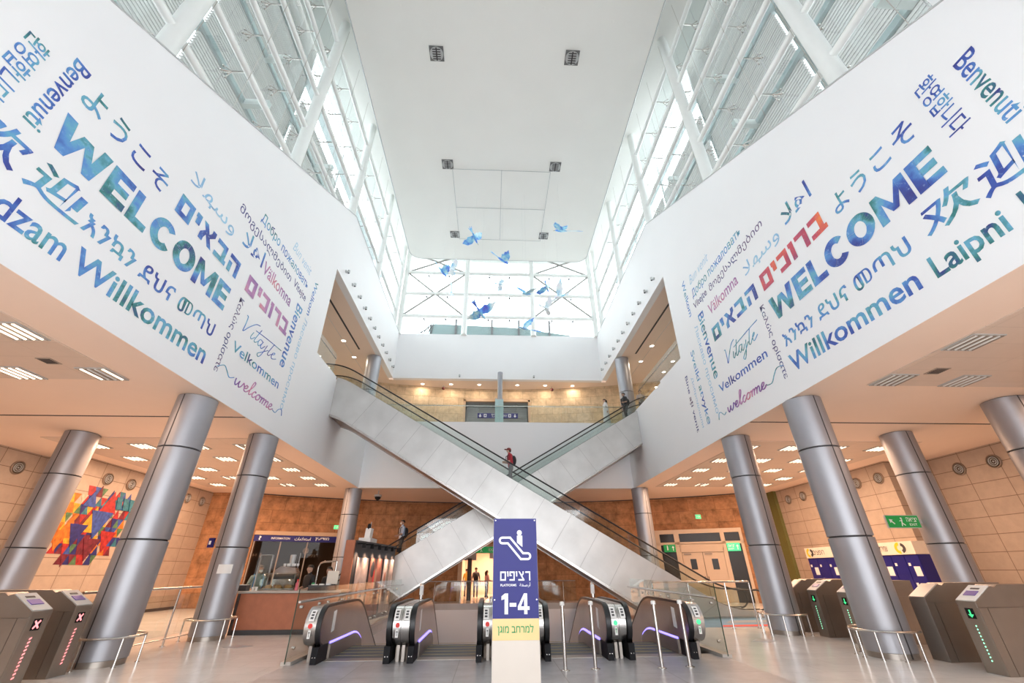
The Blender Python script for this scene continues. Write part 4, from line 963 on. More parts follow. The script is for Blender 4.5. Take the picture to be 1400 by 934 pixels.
for ys in (19.35, 19.7, 20.05): mb.cur = 4; mb.prism([(-15.9, ys, 4.42), (-15.9, ys+.28, 4.40), (-15.9, ys+.4, 3.95), (-15.9, ys+.14, 3.95)], (.045, 0, 0))
wobj('triangle_panels', mb, cols_m, t)

# luggage lockers on the right wall
def lockers(lab, y0, y1, n, logo_y):
    t = thing('locker_bank', lab, 'lockers', (16.2, y0, 0)); xf = 16.05
    m = MB(); m.box(xf+.02, 16.58, y0, y1, 0, 2.06); wobj('cabinet', m, M['locker'], t)
    m = MB(); m.box(xf-.03, 16.58, y0, y1, 2.07, 2.52); h = wobj('header', m, M['header'], t)
    w = (y1-y0)/n
    for k in range(n):
        for r in range(3):
            m = MB(); m.box(xf, xf+.02, y0+k*w+.012, y0+(k+1)*w-.012, .06+r*.66, .06+r*.66+.645); dn = wobj('locker_door', m, M['locker'], t)
            if r: 
                m = MB(); m.box(xf-.012, xf, y0+k*w+w*.72, y0+k*w+w*.72+.09, .06+r*.66+.3, .06+r*.66+.40); obj('lock_plate', m, M['paper'], dn)
        m = MB()
        if k % 2 == 0: m.box(xf-.004, xf, y0+k*w+.1, y0+k*w+.36, 1.34, 1.66); wobj('instruction_sheet', m, M['paper'], t)
    lettering(rtl('שמירת חפצים') if n > 3 else rtl('חפצים'), Vector((xf-.03, 18.85 if n > 3 else 22.5, 2.20))-Vector(t.location), (0, -1, 0), (0, 0, 1), .8, .19, M['charcoal'], t)
    m = MB(); yy = logo_y
    m.ribbon([(xf-.036, yy+.2*cos(radians(a)), 2.295+.2*sin(radians(a))) for a in range(-100, 101, 20)], [(xf-.036, yy+.09*cos(radians(a)), 2.295+.09*sin(radians(a))) for a in range(-100, 101, 20)], (.006, 0, 0)); wobj('yellow_logo_arc', m, M['yellowlogo'], t)
    m = MB(); m.ribbon([(xf-.038, yy-.05-.24*cos(radians(a)), 2.295+.19*sin(radians(a))) for a in range(-70, 71, 20)], [(xf-.038, yy-.05-.12*cos(radians(a)), 2.295+.08*sin(radians(a))) for a in range(-70, 71, 20)], (.006, 0, 0)); wobj('black_logo_arc', m, M['charcoal'], t)
lockers('long dark blue locker bank with a cream header by the exit-sign column', 16.87, 19.9, 5, 17.5)
lockers('short dark blue locker bank with a cream header on the far right wall', 21.05, 23.05, 3, 22.75)

def exit_sign(lab, x0, x1, y, z0, z1, lit, text, arrow, up=False, d=.06):
    t = thing('exit_sign', lab, 'exit sign', ((x0+x1)/2, y, z0))
    m = MB(); m.box(x0-.02, x1+.02, y+.002, y+d, z0-.02, z1+.02); wobj('housing', m, M['louv'], t)
    m = MB(); m.box(x0, x1, y-.004, y+.002, z0, z1); fc = wobj('face', m, M['exitlit'] if lit else M['greensign'], t)
    w, h = x1-x0, z1-z0
    def L(s, fx, fz, fw, fh): lettering(s, Vector((x0+w*fx, y-.004, z0+h*fz))-Vector(t.location), (1, 0, 0), (0, 0, 1), w*fw, h*fh, M['white'], t, off=.01)
    for a in text: L(*a)
    ax, az = x0+w*arrow, z0+h*.5; r = h*.3; m = MB()
    if up: D, Nn = Vector((0, 0, 1)), Vector((1, 0, 0))
    else: D, Nn = Vector((-.7, 0, .7)), Vector((.7, 0, .7))
    c = Vector((ax, y-.006, az)); m.obox(c-D*r*.25, D*r*.75, Nn*r*.17, (0, .002, 0)); m.prism([c+D*r-Vector((0, .002, 0)), c+Nn*r*.7+D*r*.1-Vector((0, .002, 0)), c-Nn*r*.7+D*r*.1-Vector((0, .002, 0))], (0, .004, 0)); wobj('arrow', m, M['white'], t)
    return t
def running(t, x, y, z, h, m_=None):
    m = MB(); m.ball((x, y, z+h*.42), h*.10, 10, 6); m.obox((x, y, z+h*.12), (h*.07, 0, h*.02), (0, .002, 0), (h*.05, 0, h*.2)); m.obox((x+h*.12, y, z-h*.18), (h*.16, 0, -h*.12), (0, .002, 0), (h*.03, 0, h*.04)); m.obox((x-h*.10, y, z-h*.22), (h*.05, 0, h*.16), (0, .002, 0), (h*.05, 0, -h*.015)); m.obox((x-h*.14, y, z+h*.18), (h*.12, 0, h*.03), (0, .002, 0), (0, 0, h*.035))
    wobj('running_figure', m, M['white'], t)
t = exit_sign('hanging green exit sign fixed to the right column', 12.10, 13.12, 13.25, 2.69, 3.02, False, [(rtl('יציאה'), .60, .48, .34, .36), ('EXIT', .66, .14, .24, .2)], .14); running(t, 12.56, 13.243, 2.83, .27)
m = MB(); m.box(13.14, 13.3, 13.27, 13.31, 2.80, 2.92); wobj('bracket', m, M['louv'], t)
t = exit_sign('green EXIT sign over the central passage behind the blue sign', -1.1, 1.15, 29.3, 2.58, 2.93, False, [('EXIT', .42, .3, .2, .42), (rtl('יציאה'), .7, .28, .22, .46)], .08, True); running(t, -.62, 29.29, 2.74, .28)
m = MB()
for x in (-.9, .95): m.tube([(x, 29.33, 2.95), (x, 29.33, 5.6)], .012, 6)
wobj('hanger_rods', m, M['steel'], t)
t = exit_sign('small lit exit sign on the orange stone above the information band', -9.55, -9.22, 27.85, 3.86, 4.06, True, [(rtl('יציאה'), .12, .3, .42, .45)], .8, False); running(t, -9.33, 27.842, 3.95, .16)
t = exit_sign('small lit exit sign on the orange stone above the right doors', 12.38, 12.70, 26.68, 4.30, 4.52, True, [(rtl('יציאה'), .12, .3, .42, .45)], .8, False); running(t, 12.58, 26.672, 4.40, .16)

# information office: blue band, dark glass, frame
x0, x1 = -13.2, -9.15; A = Vector((x0, arc(x0)+.05, 0)); B = Vector((x1, arc(x1)+.05, 0)); U = (B-A).normalized(); Ln = (B-A).length; Nf = Vector((U.y, -U.x, 0))
t = thing('information_front', 'dark glazed information office front with a blue lettered band', 'office front', A)
def uv(u, z, n=0.): return Vector((0, 0, 0))+U*u+Nf*n+Vector((0, 0, z))
def panel(name, u0, u1, z0, z1, n0, n1, m_, par=None, bevel=0):
    m = MB(); m.obox(uv((u0+u1)/2, (z0+z1)/2, (n0+n1)/2), U*(u1-u0)/2, Vector((0, 0, (z1-z0)/2)), Nf*abs(n1-n0)/2); return obj(name, m, m_, par if par is not None else t, bevel=bevel)
panel('lintel', -.02, Ln+.02, 3.44, 3.64, -.05, .12, M['wood']); bd = panel('sign_band', 0, Ln, 3.12, 3.43, -.02, .08, M['bluesign'])
gl_ = panel('office_glass', .05, Ln-.05, 0, 3.12, -.03, -.01, M['officeglass'] if 'officeglass' in M else M['glass'])
panel('back_wall', -.3, Ln+.3, 0, 3.5, -2.3, -2.2, mat('office_interior', (.045, .03, .02), .7)); panel('office_ceiling', -.3, Ln+.3, 3.45, 3.6, -2.3, -.05, M['charcoal'])
for u in (.02, 1.35, 2.75, Ln-.06): panel('mullion', u, u+.06, 0, 3.12, -.05, .01, M['brownsteel'])
def il(s, u, z, w, h, off=.01): lettering(s, uv(u, z, .081), U, (0, 0, 1), w, h, M['white'], t, off=off)
il('?', .22, 3.17, .13, .21, .03); il('INFORMATION', .85, 3.22, .95, .11); il('\uFE95\uFE8E\uFEE3\uFEFC\uFECC\uFE98\uFEB3\uFE8D', 2.05, 3.19, .85, .17); il(rtl('מודיעין'), 3.15, 3.19, .75, .18, .02)
m = MB(); m.lathe([(.17, -.02), (.17, .02)], n=24, axis='Y'); clk = obj('wall_clock', m, M['header'], t, uv(2.85, 2.7, -1.2))
m = MB(); m.obox((0, -.03, .05), (.006, 0, 0), (0, .003, 0), (0, 0, .06)); m.obox((.03, -.03, .0), (.045, 0, 0), (0, .003, 0), (0, 0, .006)); obj('clock_hands', m, M['black'], clk)
m = MB(); m.obox(uv(.35, 2.45, -.6), U*.32, (0, 0, .16), Nf*.02); ib = obj('inner_sign', m, M['charcoal'], t)
lettering('4-1', uv(.1, 2.38, -.577), U, (0, 0, 1), .22, .13, M['white'], t); m = MB(); m.obox(uv(.52, 2.46, -.57), U*.02, (0, 0, .09), Nf*.004); m.prism([uv(.44, 2.41, -.57), uv(.60, 2.41, -.57), uv(.52, 2.33, -.57)], Nf*.004); obj('down_arrow', m, M['white'], t)
m = MB(); m.obox(uv(3.25, 2.42, -.6), U*.4, (0, 0, .13), Nf*.02); obj('inner_board', m, M['charcoal'], t); lettering(rtl('רציפים'), uv(2.95, 2.37, -.577), U, (0, 0, 1), .55, .12, M['paper'], t)

# double doors at the far right
x0, x1 = 10.1, 14.45; A = Vector((x0, arc(x0)+.02, 0)); B = Vector((x1, arc(x1)+.02, 0)); U = (B-A).normalized(); Ln = (B-A).length; Nf = Vector((U.y, -U.x, 0)); X = lambda x: (x-x0)/(x1-x0)*Ln
t = thing('double_door', 'cream double door with dark side lights and transoms under the orange stone wall', 'door', A)
for u0, u1, z0, z1 in ((0, Ln, 3.5, 3.72), (0, .28, 0, 3.5), (Ln-.16, Ln, 0, 3.5), (X(11.1), X(11.36), 0, 3.5), (X(13.4), X(13.6), 0, 3.5), (0, Ln, 2.9, 3.04), (X(11.3), X(13.45), 2.5, 2.95)): panel('frame_member', u0, u1, z0, z1, -.02, .12, M['door'])
for a, b, z0, z1 in ((10.38, 11.1, 3.02, 3.5), (11.36, 13.4, 3.02, 3.5), (13.6, 14.3, 3.02, 3.5), (10.38, 11.1, 0, 2.9), (13.6, 14.3, 0, 2.9)): panel('window_pane', X(a), X(b), z0, z1, .0, .03, M['darkglass'])
for a, b, wn, hx in ((11.37, 12.37, (11.72, 12.02), 12.28), (12.39, 13.4, (12.76, 13.06), 12.44)):
    d = panel('door_leaf', X(a), X(b), .01, 2.49, .01, .06, M['door'], None, .006); panel('vision_panel', X(wn[0]), X(wn[1]), 1.6, 2.14, .061, .07, M['darkglass'], d)
    panel('pull_handle', X(hx), X(hx)+.03, 1.05, 1.25, .07, .12, M['charcoal'], d); panel('door_closer', X(a)+.1, X(a)+.5, 2.36, 2.43, .06, .12, M['brownsteel'], d)
m = MB(); m.obox(uv(Ln/2, 1.8, -.9), U*(Ln/2+.3), (0, 0, 1.95), Nf*.05); obj('dark_room_behind', m, M['charcoal'], t)
dA = A
for lab, a, b, lit in (('unlit green sign at the left side of the cream double door', 10.5, 11.1, False), ('lit green exit sign with an upward arrow right of the cream double door', 13.62, 14.22, True)):
    s = thing('exit_sign', lab, 'exit sign', A+U*X((a+b)/2)+Vector((0, 0, 2.52)))
    m = MB(); w = X(b)-X(a); m.obox(uv(0, .2, .16), U*w/2, (0, 0, .2), Nf*.03); obj('face', m, M['exitlit'] if lit else M['greensign'], s)
    if lit:
        lettering(rtl('יציאה'), U*(-w*.42)+Nf*.19+Vector((0, 0, .2)), U, (0, 0, 1), w*.5, .13, M['white'], s, off=.015); lettering('EXIT', U*(-w*.42)+Nf*.19+Vector((0, 0, .07)), U, (0, 0, 1), w*.45, .08, M['white'], s, off=.015)
    m = MB(); c = U*(w*.3)+Nf*.192+Vector((0, 0, .2)); m.obox(c-Vector((0, 0, .04)), U*.02, (0, 0, .09), Nf*.002); m.prism([c+U*.07+Vector((0, 0, .03)), c-U*.07+Vector((0, 0, .03)), c+Vector((0, 0, .13))], Nf*.003); obj('arrow', m, M['white'], s)
    if not lit: m = MB(); m.obox(-U*.12+Nf*.192+Vector((0, 0, .2)), U*.03, (0, 0, .1), Nf*.002); m.ball(-U*.12+Nf*.192+Vector((0, 0, .33)), .03, 8, 5); obj('figure', m, M['white'], s)

# passage in the middle
m = MB(); m.box(-2.25, -2.05, 29.9, 38, 0, 3.2); m.box(2.25, 2.45, 29.9, 38, 0, 3.2); m.box(-2.25, 2.45, 38, 38.2, 0, 3.2); struct('wall_passage', m, M['soffit'])
m = MB(); m.box(-2.25, 2.45, 29.9, 38.2, 2.98, 3.2); struct('ceiling_passage', m, M['soffit'])
t = thing('passage_frame', 'stone door frame with a dark steel post around the central passage', 'door frame', (-2.0, 29.6, 0))
for a in ((-2.05, -1.8, 29.5, 29.75, 0, 3.0), (2.0, 2.25, 29.5, 29.75, 0, 3.0)): m = MB(); m.box(*a); wobj('jamb', m, M['wood'], t)
m = MB(); m.box(-2.05, 2.25, 29.5, 29.75, 2.95, 3.1); wobj('lintel', m, M['wood'], t)
m = MB(); m.tube([(-1.35, 30.2, 0), (-1.35, 30.2, 2.3)], .14, 16); wobj('dark_post', m, M['charcoal'], t)
m = MB(); m.box(-1.75, -.95, 30.6, 30.7, 2.2, 2.95); m.box(-.1, 2.1, 30.6, 30.7, 2.3, 2.95); wobj('grey_panel', m, M['louv'], t)
lettering('CLUB', Vector((-1.0, 30.59, 2.33))-Vector(t.location), (1, 0, 0), (0, 0, 1), .6, .14, M['white'], t) if False else None

# upper landing: entrance recess, sign, post
y = arc(0, R2U, ACX, CY2)
m = MB(); m.box(-2.25, 2.75, y+2.2, y+2.3, H2, 13); m.box(-2.35, -2.25, y, y+2.3, H2, 13); m.box(2.75, 2.85, y, y+2.3, H2, 13); struct('wall_recess', m, M['louv'])
m = MB(); m.box(-2.35, 2.85, y, y+2.3, 12.95, 13.1); m.box(-2.35, 2.85, y, y+2.4, H2-.1, H2); struct('ceiling_recess', m, M['louv'])
t = thing('entrance_frame', 'stone framed entrance with grey shutters at the back of the upper landing', 'entrance', (.25, y, H2))
for a in ((-2.4, -2.1, 12.9, H2), (2.6, 2.9, 12.9, H2)): m = MB(); m.box(a[0], a[1], y-.08, y+.15, H2, 12.95); wobj('jamb', m, M['wood'], t)
m = MB(); m.box(-2.4, 2.9, y-.08, y+.15, 12.8, 13.0); wobj('lintel', m, M['wood'], t)
for a, b in ((-1.85, -.25), (.75, 2.35)):
    m = MB(); m.box(a, b, y+1.0, y+1.05, H2, 11.4); d = wobj('glass_door', m, M['darkglass'], t)
    for q in ((a-.08, a, H2, 11.4), (b, b+.08, H2, 11.4), (a-.08, b+.08, 11.38, 11.5)): m = MB(); m.box(q[0], q[1], y+.97, y+1.08, q[2], q[3]); wobj('door_frame', m, M['header'], t)
m = MB()
for k in range(12): m.box(-2.1, 2.6, y+1.1, y+1.13, 11.55+.1*k, 11.55+.1*k+.085)
wobj('shutter', m, M['louv'], t)
t = thing('platform_direction_sign', 'blue hanging direction sign in the entrance of the upper landing', 'sign', (.3, y+.3, 11.65))
m = MB(); m.box(-1.2, 1.85, y+.3, y+.36, 11.62, 12.0); wobj('face', m, M['bluesign'], t)
def ul(s, x, z, w, h): lettering(s, Vector((x, y+.3, z))-Vector(t.location), (1, 0, 0), (0, 0, 1), w, h, M['white'], t, off=.01)
ul(rtl('רציפים'), -.15, 11.83, .7, .12); ul('PLATFORMS', -.1, 11.68, .6, .09); ul(rtl('רציפים'), .6, 11.75, .4, .12)
for x in (-1.0, 1.62):
    m = MB(); m.obox((x, y+.297, 11.84), (.03, 0, 0), (0, .002, 0), (0, 0, .10)); m.prism([(x-.11, y+.296, 11.80), (x+.11, y+.296, 11.80), (x, y+.296, 11.67)], (0, .003, 0)); wobj('arrow', m, M['white'], t)
for x in (-.62, 1.22): m = MB(); m.box(x-.1, x+.1, y+.294, y+.3, 11.69, 11.93); pg = wobj('pictogram_square', m, M['white'], t); m = MB(); m.obox((x, y+.292, 11.81), (.05, 0, 0), (0, .002, 0), (0, 0, .07)); wobj('pictogram_mark', m, M['bluesign'], t)
m = MB()
for x in (-1.1, 1.75): m.tube([(x, y+.33, 12.0), (x, y+.33, 12.96)], .012, 6)
wobj('hanger_rods', m, M['steel'], t)
t = thing('landing_post', 'slim round steel post standing on the upper landing', 'post', (.42, 26.6, H2))
m = MB(); m.tube([(0, 0, 0), (0, 0, HC2-H2-.0)], .17, 20); obj('tube', m, M['clad'], t); m = MB(); m.lathe([(.2, 0), (.2, .06), (.17, .08)], n=20); obj('collar', m, M['steel'], t)
t = thing('landing_cabinet', 'pale blue-green cabinet standing behind the upper glass balustrade', 'cabinet', (.345, 24.35, H2))
m = MB(); m.box(-.255, .255, -.2, .2, 0, 1.5); obj('body', m, M['lblue'], t, bevel=.01); m = MB(); m.box(-.26, .26, -.205, .205, 1.5, 1.53); obj('top_plate', m, M['louv'], t)
m = MB(); m.box(-.004, .004, -.206, -.2, .05, 1.45); obj('door_joint', m, M['louv'], t)

# floor graphics
def floor_sticker(lab, poly, mt, parts=()):
    t = thing('floor_sticker', lab, 'floor sticker', (poly[0][0], poly[0][1], 0)); m = MB(); m.prism([(x, y, .0) for x, y in poly], (0, 0, .004)); wobj('print', m, M[mt], t)
    for nm, q, c in parts: m = MB(); m.prism([(x, y_, .004) for x, y_ in q], (0, 0, .002)); wobj(nm, m, M[c], t)
M['mapblue'] = mat('map_blue', (.12, .30, .50), .3, 0, .15, 2.); M['mapgrey'] = mat('map_grey', (.30, .32, .36), .3)
floor_sticker('large blue map-like floor print with red patches beside the far right column', [(6.6, 15.5), (9.4, 15.5), (11.2, 19.5), (7.6, 19.6)], 'mapblue', [('red_patch', [(7.4, 15.6), (9.0, 15.6), (9.2, 16.1), (7.6, 16.0)], 'red'), ('grey_patch', [(8.0, 16.6), (9.9, 16.7), (10.1, 17.4), (8.5, 17.3)], 'mapgrey'), ('white_patch', [(7.7, 18.2), (8.8, 18.2), (9.2, 18.8), (7.9, 18.7)], 'paper')])
floor_sticker('small grey-blue floor marker on the right in front of the far column', [(6.6, 12.55), (7.0, 12.35), (7.35, 12.7), (6.95, 12.95)], 'mapgrey')
floor_sticker('small grey-blue floor marker on the left before the food counter', [(-6.5, 12.75), (-6.1, 12.55), (-5.85, 12.9), (-6.25, 13.1)], 'mapgrey')
t = thing('projecting_sign', 'small violet sign projecting beside the column with the paper notice', 'sign', (-8.42, 14.2, 2.25))
m = MB(); m.box(-.07, .10, 0, .05, 0, .26); obj('face', m, M['bluesign'], t); m = MB(); m.box(-.04, .02, -.004, 0, .08, .18); obj('mark', m, M['white'], t); m = MB(); m.box(.10, .30, .02, .035, .1, .14); obj('arm', m, M['steel'], t)

# ================================================================== FOOD COUNTER AND POSTER BOOTH
t = thing('food_counter', 'long food counter with a terracotta front and pale top', 'counter', (-6.1, 15.4, 0))
m = MB(); m.box(-7.52, -4.62, 15.0, 15.06, .12, 1.03); wobj('front_panel', m, M['terracotta'], t)
m = MB(); m.box(-7.56, -4.6, 15.05, 15.75, 0, 1.03); wobj('body', m, M['charcoal'], t)
m = MB(); m.box(-7.56, -4.6, 14.98, 15.06, 0, .12); wobj('kick_plate', m, M['charcoal'], t)
m = MB(); m.box(-7.60, -7.52, 14.97, 15.8, 0, 1.03); wobj('end_panel', m, M['charcoal'], t)
m = MB(); m.box(-7.82, -4.55, 14.92, 15.9, 1.04, 1.10); wobj('worktop', m, M['counter'], t, .008)
CT = 1.101
def small(name, lab, cat, loc, parts, rz=0, grp=None):
    t_ = thing(name, lab, cat, loc, rz, grp)
    for nm, mb_, mm in parts: obj(nm, mb_, M[mm] if isinstance(mm, str) else mm, t_)
    return t_
m1 = MB(); P = [(0, .02), (-.02, .25), (.06, .40), (.18, .47)]
m1.ribbon([(-.48, a, b) for a, b in P], [(-.48, a+.006, b) for a, b in P], (.96, 0, 0)); m2 = MB(); m2.box(-.5, .5, .0, .5, 0, .03); m3 = MB(); m3.box(-.49, .49, .18, .5, .455, .475); m3b = MB(); m3b.box(-.49, -.475, 0, .48, .03, .46); m3c = MB(); m3c.box(.475, .49, 0, .48, .03, .46)
small('display_case', 'curved glass food display case in the middle of the counter', 'display case', (-6.62, 15.1, CT), [('curved_glass', m1, 'glass'), ('base', m2, 'steel'), ('top_shelf', m3, 'steel'), ('side_glass', m3b, 'glass'), ('side_glass', m3c, 'glass')])
for k in range(3):
    m = MB(); m.ball((0, 0, .06), .09, 10, 6, (1.3, .9, .7)); m2 = MB(); m2.lathe([(.14, 0), (.15, .02)], n=16)
    small('bread_plate', ['plate of bread at the left inside the display case', 'plate of bread in the middle of the display case', 'plate of bread at the right inside the display case'][k], 'food', (-6.92+.3*k, 15.36, CT+.031), [('bread', m, mat('bread_crust', (.45, .24, .09), .7)), ('plate', m2, 'paper')])
m1 = MB(); m1.box(-.19, .19, .0, .012, .12, .98); m2 = MB(); m2.box(-.20, -.18, -.03, .04, 0, 1.0); m2.box(.18, .20, -.03, .04, 0, 1.0); m2.box(-.2, .2, -.03, .04, .98, 1.0)
small('counter_screen', 'tall clear plastic screen standing on the counter left of the display case', 'screen', (-7.28, 15.55, CT), [('clear_sheet', m1, 'glass'), ('frame', m2, 'louv')])
m1 = MB(); m1.prism([(-.36, 0, .0), (.36, 0, 0), (.36, 0, .48), (.28, 0, .62), (-.2, 0, .66), (-.34, 0, .56)], (0, .27, 0)); m2 = MB(); m2.box(-.32, .32, -.02, .0, .30, .44); m3 = MB()
for x in (-.2, .15): m3.tube([(x, -.08, .3), (x, -.16, .26), (x, -.25, .27)], .018, 8)
m4 = MB()
for k in range(6): m4.lathe([(.035, .66), (.04, .74)], (-.12+.08*k, .12+.06*(k % 2), 0), 10)
m5 = MB(); m5.lathe([(.05, .66), (.07, .72), (.09, .95), (.085, 1.0)], (.05, .24, 0), 14); m5.tube([(.28, .2, .6), (.28, .2, 1.05)], .012, 6)
small('coffee_machine', 'steel espresso machine with cups on top behind the display case', 'coffee machine', (-6.62, 15.62, CT), [('body', m1, 'steel'), ('group_head', m2, 'charcoal'), ('stacked_cups', m4, 'paper'), ('bean_hopper', m5, 'louv')])
m1 = MB(); m1.box(-.17, .17, 0, .03, .16, .52); m2 = MB(); m2.box(-.05, .05, .03, .08, 0, .3); m3 = MB(); m3.box(-.13, .13, -.02, .16, 0, .02)
small('cash_register', 'pale backed till screen at the right end of the counter', 'till', (-4.98, 15.28, CT), [('screen', m1, 'header'), ('neck', m2, 'charcoal'), ('foot', m3, 'charcoal')])
m1 = MB(); m1.box(-.4, .4, -.1, .1, 0, .14); m2 = MB()
small('counter_tray', 'long dark tray with white napkins at the right end of the counter', 'tray', (-5.15, 15.04, CT), [('box', m1, 'charcoal')]+[('napkin_stack', MB().box(-.3+.2*k, -.18+.2*k, -.06, .06, .14, .165+.01*k), 'paper') for k in range(3)])
m1 = MB(); m1.box(-.16, .16, -.12, .12, 0, .15); m2 = MB(); m2.box(-.13, .13, -.1, .1, .15, .17)
small('condiment_box', 'dark box of sachets at the left end of the counter', 'box', (-7.58, 15.12, CT), [('box', m1, 'charcoal'), ('sachets', m2, 'paper')])
for k, (x, y_, lab) in enumerate(((-7.27, 15.12, 'leftmost small white cup on the counter'), (-7.21, 15.2, 'second small white cup on the counter'), (-7.15, 15.08, 'small white cup nearest the display case'))):
    m1 = MB(); m1.lathe([(.028, 0), (.04, .09), (.036, .09), (.026, .01)], n=14); m2 = MB(); m2.lathe([(.042, .09), (.042, .1)], n=14); small('paper_cup', lab, 'cup', (x, y_, CT), [('cup', m1, 'paper'), ('lid', m2, 'white')], 0, 'cups on the counter')
m1 = MB(); m1.lathe([(.045, 0), (.045, .18), (.02, .23), (.02, .26)], n=14); m2 = MB(); m2.lathe([(.023, .26), (.023, .3)], n=12)
small('sauce_bottle', 'pink squeeze bottle beside the display case', 'bottle', (-5.98, 15.15, CT), [('bottle', m1, mat('pink_plastic', (.65, .14, .18), .35)), ('cap', m2, 'red')])
m1 = MB(); m1.lathe([(.05, 0), (.06, .1), (.05, .16)], n=14); m2 = MB(); m2.lathe([(.055, .16), (.04, .2)], n=14)
small('blender_jar', 'small clear jar between the two counter workers', 'jar', (-5.55, 15.3, CT), [('jar', m1, 'louv'), ('lid', m2, 'green')])
t = thing('menu_rail', 'chrome arched rail rising behind the right end of the counter', 'rail', (-5.55, 16.75, 0))
m = MB(); m.tube([(-.45, 0, 0), (-.45, 0, 1.75), (-.40, 0, 1.86), (-.3, 0, 1.9), (.15, 0, 1.92)], .025, 8); obj('arched_tube', m, M['steel'], t); m = MB(); m.tube([(.15, 0, 0), (.15, 0, 1.92)], .025, 8); obj('upright', m, M['steel'], t)

KA, KB = Vector((-4.80, 16.5, 0)), Vector((-4.30, 21.1, 0)); U = (KB-KA).normalized(); Ln = (KB-KA).length; Nf = Vector((U.y, -U.x, 0))
t = thing('poster_booth', 'dark poster booth with three lit posters and a terracotta end', 'booth', KA)
panel('back_panel', 0, Ln, 0, 2.5, -.25, 0, M['charcoal']); panel('end_panel', -.08, 0, 0, 2.58, -.3, .02, M['terracotta']); panel('top_trim', -.0, Ln, 2.5, 2.58, -.25, .05, M['charcoal'])
pm = [mat('poster_'+str(k), c, .5, 0, .35, 2.6) for k, c in (('pale', (.62, .50, .47)), ('wine', (.33, .13, .10)), ('rose', (.60, .48, .46)))]
for k, (a, b) in enumerate(((.35, 1.45), (1.65, 3.0), (3.2, 4.45))):
    fr = panel('poster_frame', a-.05, b+.05, .12, 2.08, 0, .03, M['charcoal']); p = panel('poster', a, b, .16, 2.04, .03, .04, pm[k], fr)
    for q, (u, z, w, h, c) in enumerate((((.3, .55, .12, .35, 'terracotta'), (.36, .95, .07, .12, 'skin')), ((.3, 1.45, .2, .25, 'charcoal'), (.7, .8, .16, .6, 'skin'), (.5, 1.1, .08, .3, 'red')), ((.25, .9, .12, .4, 'terracotta'), (.6, 1.1, .14, .5, 'brownsteel')))[k]):
        mm = MB(); P = [uv(a+u+w*cos(2*pi*i/14), z+.2+h*sin(2*pi*i/14)*(1.2 if i < 7 else 1), .0405+.001*q) for i in range(14)]; mm.prism(P, Nf*.002); obj('poster_figure', mm, M[c], fr)
for k in range(6):
    u = .25+.8*k; m = MB(); m.obox(uv(u, 2.48, .12), U*.02, (0, 0, .02), Nf*.14); m.obox(uv(u, 2.42, .24), U*.05, (0, 0, .08), Nf*.05); sp = obj('spotlight', m, M['black'], t)
    L_ = lamp(t, uv(u, 2.32, .24), 5.0, .08, WARM, 'DISK', (-Nf.x*.45, -Nf.y*.45, -1), radians(80))
small('rooftop_device', 'white device with a black lens standing on top of the poster booth', 'device', (KA+U*1.55+Nf*-.15+Vector((0, 0, 2.58))), [('base', MB().box(-.22, .22, -.5, .5, 0, .14), 'paper'), ('tower', MB().prism([(-.12, -.2, .14), (.12, -.2, .14), (.12, .25, .14), (.12, .1, .52), (.12, .0, .52)], (-.24, 0, 0)) if False else MB().obox((0, 0, .3), (.1, 0, 0), (0, .2, 0), (0, .04, .2)), 'paper'), ('lens', MB().lathe([(.07, -.02), (.07, .2), (.05, .24)], (0, -.1, .42), 12), 'black'), ('antenna', MB().tube([(0, .15, .4), (0, .15, .75)], .015, 6), 'louv')])
# ceiling camera near the left far column
t = thing('dome_camera', 'dark dome camera hanging under the ceiling beside the far left column', 'camera', (-6.4, 24.9, HS-.35))
m = MB(); m.lathe([(.05, .15), (.2, .12), (.22, .02), (.05, .0)], n=20); obj('housing', m, M['louv'], t); m = MB(); m.lathe([(.17, .01), (.15, -.08), (.08, -.15), (.02, -.17)], n=20); obj('dome', m, M['black'], t); m = MB(); m.tube([(0, 0, .15), (0, 0, .35)], .03, 8); obj('stem', m, M['louv'], t)
M['ventgrey'] = mat('vent_grey', (.16, .16, .16), .5)
# ================================================================== CEILING FIXTURES
def panel_light(x, y, lab, lit=(1, 1, 1, 1), w=.62, watt=None, grp='four-tube ceiling lights', z=HS-.02):
    t = thing('ceiling_light', lab, 'ceiling light', (x, y, z), 0, grp)
    m = MB(); h = w/2
    for a in ((-h-.03, h+.03, -h-.03, -h), (-h-.03, h+.03, h, h+.03), (-h-.03, -h, -h, h), (h, h+.03, -h, h)): m.box(a[0], a[1], a[2], a[3], -.02, 0)
    obj('frame', m, M['louv'], t); m = MB(); m.box(-h, h, -h, h, -.006, -.001); obj('reflector_tray', m, M['tray'], t)
    for k in range(4):
        xx = -h+w*(k+.5)/4; m = MB(); m.tube([(xx, -h+.02, -.014), (xx, h-.02, -.014)], .022, 8); obj('fluorescent_tube', m, M['tube_lit'] if lit[k] else M['paper'], t)
    for k in range(5): 
        xx = -h+w*k/4; m = MB(); m.box(xx-.006, xx+.006, -h, h, -.03, -.002); obj('divider', m, M['tray'], t)
    if watt is None: watt = LAMP_W
    if any(lit):
        l_ = lamp(t, (-h+w*.125, 0, -.05), watt*sum(lit)/4, .04, WARM, 'RECTANGLE'); l_.data.size_y = w-.05
    return t
ORD = ['first', 'second', 'third', 'fourth', 'fifth', 'sixth']
for side, xs, ys in (('left', (-8.9, -10.65, -12.5, -14.15), (15.4, 17.3, 19.25, 21.15, 23.0)), ('right', (9.5, 11.2, 12.87, 14.6), (15.1, 17.1, 19.0, 20.9, 22.65))):
    for i, x in enumerate(xs):
        for j, y in enumerate(ys):
            panel_light(x, y, f'lit far {side} lobby light, {ORD[j]} row from camera, {ORD[i]} from printed wall', (1, 1, 1, 1) if (i+j) % 5 else (1, 0, 1, 1))
